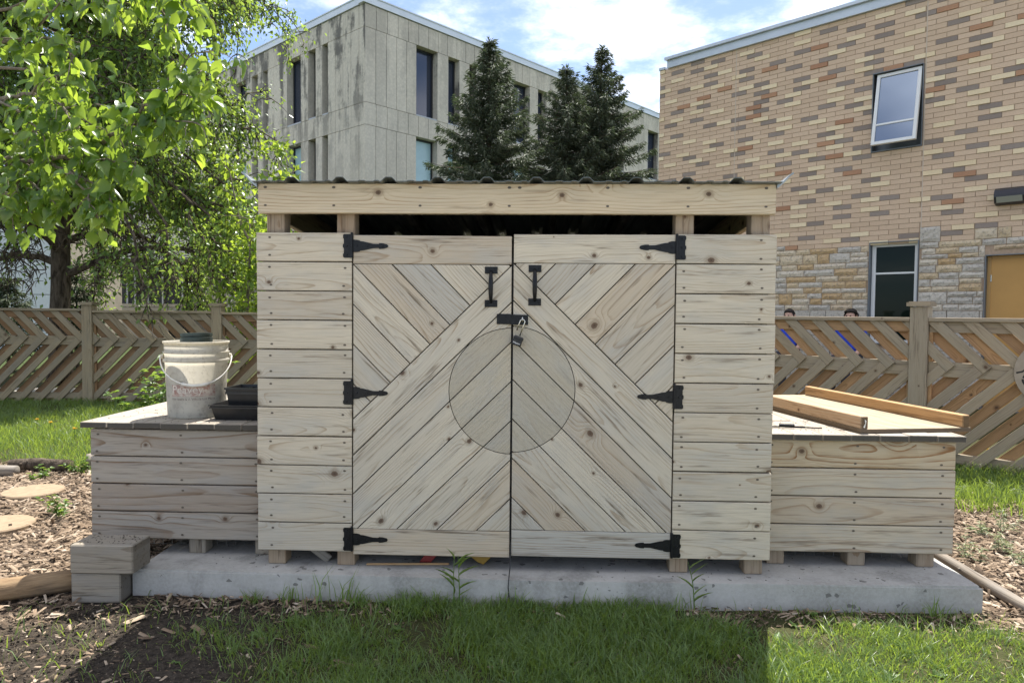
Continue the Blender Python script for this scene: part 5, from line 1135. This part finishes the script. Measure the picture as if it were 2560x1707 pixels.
# ================================================================== grass, mulch, small plants
def nz(x, y, s, ph=0.): return .5+.25*(np.sin(x*s+ph)*np.cos(y*s*1.3+ph*2)+np.sin(x*s*2.3-y*s*1.7+ph*3)*.6+np.sin(x*s*4.1+y*s*3.3+ph)*.4)
def blades(P, h, w, lean):
    n = len(P); a = rng.random(n)*2*PI; side = np.stack([np.cos(a), np.sin(a), np.zeros(n)], -1); b = rng.random(n)*2*PI; ld = np.stack([np.cos(b), np.sin(b), np.zeros(n)], -1); h = h[:, None]; w = w[:, None]; l = lean[:, None]*h
    up = np.array([0, 0, 1.]); p0 = P-side*w/2; p1 = P+side*w/2; m = P+up*h*.55+ld*l*.35; p2 = m-side*w*.4; p3 = m+side*w*.4; t = P+up*h*(1-.25*lean[:, None])+ld*l
    V = np.stack([p0, p1, p2, p3, t], 1).reshape(-1, 3); F = (np.array([(0, 1, 3), (0, 3, 2), (2, 3, 4)])[None]+(np.arange(n)*5)[:, None, None]).reshape(-1, 3); return V, F
def blocked(x, y):
    q = (x > -1.88) & (x < 2.28) & (y > -.10) & (y < 1.97); q |= (x > -2.13) & (x < -1.78) & (y > -.215) & (y < .0)
    d = np.abs((x+3.05)*.60-(y+.62)*.92)/1.098; q |= (d < .06) & (x > -3.05) & (x < -2.1) & (y < .05); return q
def area(n, x0, x1, y0, y1): return rng.uniform(x0, x1, n), rng.uniform(y0, y1, n)
# front lawn
x, y = area(150000, -2.5, 2.9, -1.25, -.095); g = nz(x, y, 2.6, .7)*.55+nz(x, y, 7.5, 2.)*.45
ed = np.clip((x+1.34+.25*np.sin(y*9))/.55, 0, 1)**1.3; strip_r = np.where((x > .75) & (y > -.30+.05*np.sin(x*9)), .10, 1.); strip_l = np.where((x < -.85) & (y > -.20), .45, 1.)
right_bed = np.clip((2.75-x-.55*(y+.75))/.35, .04, 1); den = np.clip((g-.24)*3.6, .12, 1)*np.clip(ed, .025, 1)*strip_r*strip_l*right_bed
bare = np.exp(-(((x+.33)/.10)**2+((y+.45)/.24)**2))+.7*np.exp(-(((x-1.0)/.25)**2+((y+.2)/.10)**2))+.6*np.exp(-(((x+.55)/.16)**2+((y+.36)/.10)**2)); den = den*np.clip(1-1.25*bare, .04, 1)
kp = (rng.random(len(x)) < den*.62) & ~blocked(x, y); x, y, gg = x[kp], y[kp], g[kp]
tuft = nz(x, y, 5.5, 4.); h = (.028+.05*rng.random(len(x)))*(.6+.95*np.clip(tuft, 0, 1.1)); V, F = blades(np.stack([x, y, -.012+0*x], -1), h+.012, rng.uniform(.003, .0058, len(x)), rng.uniform(.2, 1.2, len(x)))
mesh_obj('lawn_grass', np_mesh('lawn_grass', V, F), L_GRASS, label='short patchy green grass growing in front of the concrete slab', cat='grass', kind='stuff')
x, y = area(5200, -2.2, 2.9, -1.2, -.11); kp = ~blocked(x, y) & (rng.random(len(x)) < np.where(x < -1.1, .35, .9)); x, y = x[kp], y[kp]; V, F = blades(np.stack([x, y, -.008+0*x], -1), rng.uniform(.015, .05, len(x)), rng.uniform(.0018, .003, len(x)), rng.uniform(1, 2.2, len(x)))
mesh_obj('dry_grass', np_mesh('dry_grass', V, F), L_DRY, label='dry straw coloured blades lying among the front grass', cat='dry grass', kind='stuff')
P, D, S = [], [], []
for _ in range(75):
    cx, cy = rng.uniform(-1.5, 2.5), rng.uniform(-1.1, -.13); nn = rng.integers(5, 10); sz = rng.uniform(.018, .05)
    if blocked(np.array([cx]), np.array([cy]))[0]: continue
    for k_ in range(nn): a = rng.random()*6.3; P.append((cx, cy, .004)); D.append((math.cos(a), math.sin(a), rng.uniform(.25, .9))); S.append(sz*rng.uniform(.7, 1.2))
P, D = np.array(P, float), np.array(D, float); v, f = leaves(P, D, np.array([0, 0, 1.])+rng.normal(size=P.shape)*.25, np.array(S), LEAF_L, 1.1); mesh_obj('ground_weeds', np_mesh('ground_weeds', v, f), L_SHRUB, label='low broad leaved weeds scattered through the front grass', cat='weeds', kind='stuff')
def lawn(n, x0, x1, y0, y1, fn, label, hs=(.05, .14)):
    x, y = area(n, x0, x1, y0, y1); kp = fn(x, y); x, y = x[kp], y[kp]; h = rng.uniform(*hs, len(x))*(.6+.8*nz(x, y, 2.2, 1.)); V, F = blades(np.stack([x, y, -.015+0*x], -1), h, rng.uniform(.004, .008, len(x)), rng.uniform(.2, .8, len(x)))
    mesh_obj('lawn_grass', np_mesh('lawn_grass', V, F), L_GRASS, label=label, cat='grass', kind='stuff')
lawn(85000, -9, -1.9, 2.2, 7.6, lambda x, y: (y > 2.55+.25*np.sin(x*2.3)) & ~((y < 3.2) & (rng.random(len(x)) < .45)), 'tall green lawn between the mulch bed and the olive fence')
def rfn(x, y): s = (x-pR[0])*dirR[0]+(y-pR[1])*dirR[1]; dd = (x-pR[0])*(-dirR[1])+(y-pR[1])*dirR[0]; return (dd < .4) & (y > 1.75+.25*np.sin(x*3)) & (rng.random(len(x)) < np.clip((y-1.5)/.7, .1, 1))
lawn(62000, 2.3, 6.2, 1.5, 4.8, rfn, 'green grass between the mulch and the grey chevron fence', (.06, .17))
def far_fn(x, y): return y > 7.3
# wood chips
CH = (np.array([(-.5, -.5, 0), (.5, -.42, 0), (.46, .5, 0), (-.52, .4, 0), (-.42, -.4, 1), (.44, -.36, 1), (.38, .42, 1), (-.45, .36, 1)]), np.array([(4, 5, 6, 7), (0, 1, 5, 4), (1, 2, 6, 5), (2, 3, 7, 6), (3, 0, 4, 7)]))
def chips(n, x0, x1, y0, y1, fn, name, label, L=(.015, .06), z=.002):
    x, y = area(n, x0, x1, y0, y1); kp = fn(x, y) & ~blocked(x, y); x, y = x[kp], y[kp]; n = len(x); a = rng.random(n)*2*PI; ln = L[0]*.6+(L[1]-L[0]*.6)*rng.random(n)**2.0; wd = ln*rng.uniform(.10, .42, n); th = rng.uniform(.001, .005, n); ti = rng.normal(size=n)*.28; tv = CH[0]
    lx, ly, lz = tv[None, :, 0]*ln[:, None], tv[None, :, 1]*wd[:, None], tv[None, :, 2]*th[:, None]; X = lx*np.cos(ti)[:, None]-lz*np.sin(ti)[:, None]; Zt = lx*np.sin(ti)[:, None]+lz*np.cos(ti)[:, None]; c, s = np.cos(a)[:, None], np.sin(a)[:, None]
    V = np.stack([x[:, None]+X*c-ly*s, y[:, None]+X*s+ly*c, z+rng.uniform(0, .008, n)[:, None]+Zt+np.abs(np.sin(ti)*ln/2)[:, None]*.8], -1).reshape(-1, 3); F = (CH[1][None]+(np.arange(n)*8)[:, None, None]).reshape(-1, 4)
    mesh_obj(name, np_mesh(name, V, F), M_CHIP, label=label, cat='mulch', kind='stuff')
chips(27000, -5.4, -1.9, -.75, 2.75, lambda x, y: (x < -2.0) & ((y > -.45) | (x < -2.2)) & (rng.random(len(x)) < np.where(y > -.25, 1, .35)), 'mulch', 'tan wood chip mulch left of the grey bin', (.015, .075))
chips(21000, 2.15, 5.2, -1.1, 2.3, lambda x, y: (x > 2.25) & (y < 1.95+.3*np.sin(x*4)) & (rng.random(len(x)) < np.where(y < -.35, .3, 1)), 'mulch', 'tan wood chip mulch right of the concrete slab', (.015, .07))
chips(2100, -1.9, 2.5, -.30, -.10, lambda x, y: rng.random(len(x)) < np.where((x > .85) | (x < -.75), 1., .16)*np.clip((y+.32)/.12, 0, 1), 'bark_litter', 'bark and dry leaf litter along the foot of the slab', (.01, .055))
chips(5200, -2.3, 2.4, -1.2, -.15, lambda x, y: rng.random(len(x)) < np.where(x < -.9, .8, .25), 'bark_litter', 'small wood bits scattered on the dark soil and front grass', (.005, .034))
chips(60, -1.75, -.6, -.75, -.15, lambda x, y: rng.random(len(x)) < .4, 'bark_litter', 'larger pale bark pieces lying on the dark soil patch', (.05, .11))
# crumbs on the bin decks and timber
def crumbs(n, x0, x1, y0, y1, z, label):
    x, y = area(n, x0, x1, y0, y1); a = rng.random(n)*6.3; r = rng.uniform(.001, .004, n); tv = np.array([(-1, -.6, 0), (1, -.5, 0), (.7, .6, 0), (0, 0, .9)]); V = np.stack([x[:, None]+r[:, None]*(tv[None, :, 0]*np.cos(a)[:, None]*1.6-tv[None, :, 1]*np.sin(a)[:, None]), y[:, None]+r[:, None]*(tv[None, :, 0]*np.sin(a)[:, None]*1.6+tv[None, :, 1]*np.cos(a)[:, None]), z+r[:, None]*tv[None, :, 2]], -1).reshape(-1, 3)
    F = (np.array([(0, 1, 3), (1, 2, 3), (2, 0, 3)])[None]+(np.arange(n)*4)[:, None, None]).reshape(-1, 3); mesh_obj('soil_crumbs', np_mesh('soil_crumbs', V, F), M_SOILFILL, label=label, cat='soil', kind='stuff')
crumbs(240, -2.2, -1.3, .12, .9, Z0+.6135, 'dark soil crumbs on the deck of the grey bin'); crumbs(130, 1.3, 1.75, .15, .6, Z0+.603, 'dark soil crumbs on the deck of the pale bin'); crumbs(110, -2.08, -1.81, -.185, -.045, .282, 'dark soil crumbs on the upper timber block'); crumbs(160, -1.7, 2.2, -.05, .3, SLAB+.001, 'dark crumbs scattered on the concrete slab')
x, y = area(4200, -2.3, .6, -1.2, -.12); kp = ~blocked(x, y) & (rng.random(len(x)) < np.where(x < -.85, 1, .25)); x, y = x[kp], y[kp]; n = len(x); r = rng.uniform(.002, .006, n)*rng.choice([1, 1, 1, 1.9], n)
tv = unit(np.array([(1, 0, 0), (-1, .1, 0), (.1, 1, 0), (-.1, -1, 0), (0, .1, 1), (.1, 0, -1)], float)); V = np.stack([x, y, r*.3], -1)[:, None, :]+r[:, None, None]*tv[None]*rng.uniform(.6, 1.3, (n, 6, 1)); F = (np.array([(0, 2, 4), (2, 1, 4), (1, 3, 4), (3, 0, 4), (2, 0, 5), (1, 2, 5), (3, 1, 5), (0, 3, 5)])[None]+(np.arange(n)*6)[:, None, None]).reshape(-1, 3)
mesh_obj('soil_clods', np_mesh('soil_clods', V.reshape(-1, 3), F), simple('soil_clod', (.05, .042, .034), .95, 0, .1, .5, 30), label='loose clods of dark soil on the bare patch before the slab', cat='soil', kind='stuff')
# leafy plants
def plant(name, label, loc, nst, h, spread, nleaf, size, mat, cat='plant', group=None, flower=None):
    root = empty(name, tuple(loc), label=label, cat=cat, group=group); st = MB(); P, D = [], []; heads = []
    for k in range(nst):
        s = polyline((rng.normal()*.02, rng.normal()*.02, -.02), (rng.normal()*spread, rng.normal()*spread, 1), h*rng.uniform(.6, 1.05), 7, .1, .2); st.tube(s, taper(.004 if h > .25 else .002, .0012, 8), 5, False); heads.append(s[-1])
        for j in range(2, 8):
            for _ in range(nleaf): P.append(s[j]+rng.normal(size=3)*.006); a = rng.random()*6.3; D.append(np.array([math.cos(a), math.sin(a), rng.uniform(-.1, .6)]))
    st.build('stem', mat if size < .05 else L_SHRUB, root); P, D = np.array(P), np.array(D); v, f = leaves(P, D, np.array([0, 0, 1.])+rng.normal(size=P.shape)*.35, rng.uniform(.6, 1.15, len(P))*size, LEAF_L, 1.0 if mat != L_SILVER else .4); mesh_obj('leaves', np_mesh('leaves', v, f), mat, root, kind='stuff'); return root
p = on_ground(330, 1085); plant('shrub', 'light green leafy shrub growing behind the grey bin', (p[0]+.1, p[1]+.15, 0), 16, .85, .30, 5, .085, L_SHRUB, 'shrub')
p = on_ground(410, 1085); plant('shrub', 'light green leafy shrub standing behind the white bucket', (p[0]+.25, p[1]+.3, 0), 10, 1.05, .22, 5, .085, L_SHRUB, 'shrub')
for q, h, lb in (((150, 1290), .20, 'small green weed in the mulch beside the grey bin and stepping stone'), ((105, 1195), .14, 'low green weed by the dark log at the mulch edge'), ((205, 1180), .16, 'low green weed growing beside the grey split log')):
    p = on_ground(*q); plant('weed', lb, (p[0], p[1], 0), 5, h, .35, 3, .045, L_SHRUB, 'weed', 'weeds in the mulch')
for q, h in (((2430, 1400), .20), ((2500, 1380), .18), ((2520, 1330), .22), ((2410, 1240), .16), ((2480, 1235), .18), ((2545, 1410), .15), ((2450, 1335), .14), ((2540, 1250), .2)):
    p = on_ground(*q); plant('weed', 'silvery narrow leaved weed growing in the mulch right of the pale bin', (p[0], p[1], 0), 4, h*.8, .30, 3, .042, L_SILVER, 'weed', 'silvery weeds in the mulch')
def tall_grass(label, loc, n, h, sp, group='tall grass tufts at the slab'):
    x = loc[0]+rng.normal(size=n)*sp; y = loc[1]+rng.normal(size=n)*sp*.5; V, F = blades(np.stack([x, y, 0*x-.01], -1), rng.uniform(.45, 1.05, n)*h, rng.uniform(.004, .007, n), rng.uniform(.1, .7, n)); mesh_obj('grass_tuft', np_mesh('grass_tuft', V, F), L_GRASS, label=label, cat='grass tuft', group=group)
for px, n, h in ((790, 10, .22), (870, 14, .20), (720, 26, .12), (905, 30, .12), (1060, 16, .12), (1250, 26, .12), (1300, 18, .13), (1460, 12, .15), (1690, 14, .13), (1480, 16, .11), (2110, 6, .12), (2340, 12, .13), (630, 30, .09)):
    p = on_y(px, 1515, -.135); tall_grass('tuft of longer green grass growing against the front of the slab', (p[0], -.145), n, h, .03)
def stalk(label, px, h, seed):
    p = on_y(px, 1500, -.13); root = empty('weed', (p[0], -.14, 0), label=label, cat='weed', group='tall weed stalks at the slab'); mb = MB(); s = polyline((0, 0, -.01), (.02*seed, 0, 1), h, 8, .05, .12); mb.tube(s, taper(.0035, .0015, 9), 5); mb.build('stem', L_GRASS, root)
    P = np.array([s[j] for j in (2, 3, 4, 5, 6, 7)]); a = rng.random(6)*6.3; D = np.stack([np.cos(a), np.sin(a)*.4, .9+0*a], -1); v, f = leaves(P, D, np.array([0, 0, 1.])+rng.normal(size=P.shape)*.3, rng.uniform(.07, .11, 6), LEAF_L, .10); mesh_obj('leaves', np_mesh('leaves', v, f), L_GRASS, root)
stalk('tall bent weed stalk rising in front of the left door', 1135, .27, -1); stalk('second weed stalk rising in front of the left door beside the bent one', 1148, .26, 2); stalk('forked weed stalk rising in front of the right plank column', 1735, .27, 1)
M_DAND = simple('dandelion_yellow', (.75, .48, .02), .6)
for q in ((91, 1080), (125, 1088), (185, 1105), (2468, 1162)):
    p = on_ground(*q); root = empty('dandelion', (p[0], p[1], 0), label='yellow dandelion flower in the lawn behind the mulch' if q[0] < 1000 else 'yellow dandelion flower in the grass before the grey chevron fence', cat='dandelion', group='dandelions in the grass'); mb = MB(); mb.tube([(0, 0, 0), (.01, 0, .14)], .003, 5); mb.build('stem', L_SHRUB, root)
    n = 40; a = rng.random(n)*6.3; P = np.tile(np.array([.01, 0, .14]), (n, 1)); D = np.stack([np.cos(a), np.sin(a), rng.uniform(.1, 1.4, n)], -1); v, f = leaves(P, D, np.array([0, 0, 1.])+rng.normal(size=P.shape)*.2, np.full(n, .028), LEAF_S, .5); mesh_obj('flower', np_mesh('flower', v, f), M_DAND, root)

# ================================================================== people seated by the brick wall
M_SKIN = simple('skin', (.52, .32, .24), .55); M_HAIR = simple('dark_hair', (.018, .013, .011), .5, 0, .4, .3, 40); M_SHIRT = simple('blue_shirt', (.03, .07, .50), .8, 0, .2, .15, 12); M_TROUS = simple('dark_trousers', (.03, .032, .04), .8)
def skin(name, verts, edges, mat, parent, root_i=0, sub=2):
    me = bpy.data.meshes.new(name); me.from_pydata([v[:3] for v in verts], edges, []); o = bpy.data.objects.new(name, me); link(o, parent); sm = o.modifiers.new('skin', 'SKIN'); sm.use_smooth_shade = True
    for i, v in enumerate(verts): d = me.skin_vertices[0].data[i]; d.radius = (v[3], v[4] if len(v) > 4 else v[3]); d.use_root = (i == root_i)
    ss = o.modifiers.new('sub', 'SUBSURF'); ss.levels = sub; ss.render_levels = sub; me.materials.append(mat); return o
def person(label, px, ytop, dep, hair_long, face):
    t = at(px, ytop, dep); loc = (t[0], t[1], 0); top = t[2]; root = empty('person', loc, face, label=label, cat='person', group='people sitting by the brick wall'); s = top-.86       # seat height
    V = [(0, 0, s+.10, .13, .12), (0, 0, s+.30, .12, .10), (0, 0, s+.50, .15, .10), (0, -.005, s+.60, .055), (0, -.015, s+.665, .062, .07), (0, -.02, s+.745, .082, .095), (0, -.005, s+.805, .062, .075),
         (.17, 0, s+.52, .055), (.22, -.03, s+.28, .043), (.16, -.24, s+.16, .034), (.12, -.30, s+.15, .032), (-.17, 0, s+.52, .055), (-.22, -.03, s+.28, .043), (-.16, -.24, s+.16, .034), (-.12, -.30, s+.15, .032),
         (.09, -.03, s+.09, .085), (.10, -.42, s+.09, .062), (.10, -.43, .10, .042), (.10, -.55, .05, .035), (-.09, -.03, s+.09, .085), (-.10, -.42, s+.09, .062), (-.10, -.43, .10, .042), (-.10, -.55, .05, .035)]
    E = [(0, 1), (1, 2), (2, 3), (3, 4), (4, 5), (5, 6), (2, 7), (7, 8), (8, 9), (9, 10), (2, 11), (11, 12), (12, 13), (13, 14), (0, 15), (15, 16), (16, 17), (17, 18), (0, 19), (19, 20), (20, 21), (21, 22)]
    skin('body', V, E, M_SKIN, root)
    VS = [(0, 0, s+.08, .15, .14), (0, 0, s+.30, .142, .12), (0, 0, s+.505, .168, .12), (.175, 0, s+.525, .070), (.215, -.02, s+.35, .060), (-.175, 0, s+.525, .070), (-.215, -.02, s+.35, .060)]; skin('shirt', VS, [(0, 1), (1, 2), (2, 3), (3, 4), (2, 5), (5, 6)], M_SHIRT, root)
    VT = [(0, 0, s+.06, .14, .12), (.09, -.05, s+.085, .10), (.10, -.42, s+.09, .076), (.10, -.43, .13, .056), (-.09, -.05, s+.085, .10), (-.10, -.42, s+.09, .076), (-.10, -.43, .13, .056)]; skin('trousers', VT, [(0, 1), (1, 2), (2, 3), (0, 4), (4, 5), (5, 6)], M_TROUS, root)
    bm = bmesh.new(); bmesh.ops.create_icosphere(bm, subdivisions=3, radius=1)
    for v in bm.verts:
        x, y, z = v.co; k = 1+.05*math.sin(9*x+5*z)+.04*math.sin(14*y+7*x) if hair_long else 1.; lim = -.15 if y > -.2 or hair_long and abs(x) > .6 else .42
        zz = max(z, lim-(1.2 if hair_long and y > -.25 else .15)); v.co = Vector((x*(.105 if hair_long else .088)*k, (y*(.115 if hair_long else .105))*k-.006+.012*(zz < .3), zz*.105*k+s+.762))
        if y < -.35 and z < .45: v.co.y += .075
    me = bpy.data.meshes.new('hair'); bm.to_mesh(me); bm.free(); mesh_obj('hair', me, M_HAIR, root, smooth=True)
    mb = MB()
    for sx in (-1, 1): mb.tube([(sx*.03, -.098, s+.752), (sx*.03, -.108, s+.752)], [.011, .006], 8)
    mb.build('eye', M_HAIR, root); mb = MB(); mb.tube([(0, -.10, s+.75), (0, -.125, s+.722), (0, -.105, s+.715)], [.008, .014, .010], 8); mb.tube([(-.022, -.098, s+.690), (0, -.105, s+.688), (.022, -.098, s+.690)], .006, 6); mb.build('nose', M_SKIN, root)
    mb = MB()
    for sx in (-1, 1): mb.tube([(sx*.082, 0, s+.725), (sx*.092, .01, s+.745), (sx*.084, .005, s+.765)], [.010, .016, .010], 8)
    mb.build('ear', M_SKIN, root); return s, t
fc = math.atan2(eB[1], eB[0])
s1, t1 = person('person with short dark hair in a blue shirt behind the grey fence', 1974, 772, 11.6, False, fc); s2, t2 = person('person with long tousled dark hair in a blue shirt near the lower window', 2128, 772, 11.0, True, fc)
def bench(s, ta, tb_):
    c = (np.array(ta[:2])+np.array(tb_[:2]))/2; d = np.array(tb_[:2])-np.array(ta[:2]); ang = math.atan2(d[1], d[0]); L = np.linalg.norm(d)+.9
    root = empty('bench', (c[0], c[1], 0), ang, label='long wooden bench by the brick wall under the two people', cat='bench')
    for y in (-.15, 0, .15): beam('seat_plank', (L, .135, .04), (0, y, s-.045), (0, 0, 0), W_FENCE2, root)
    for x in (-L/2+.2, 0, L/2-.2): beam('leg', (s-.066, .09, .30), (x, 0, (s-.066)/2), VERT, W_FENCE2, root)
bench(min(s1, s2), t1, t2)
print('leaves', NL, NF, NS, 'objects', len(bpy.data.objects), 'tris', sum(len(m_.polygons) for m_ in bpy.data.meshes))
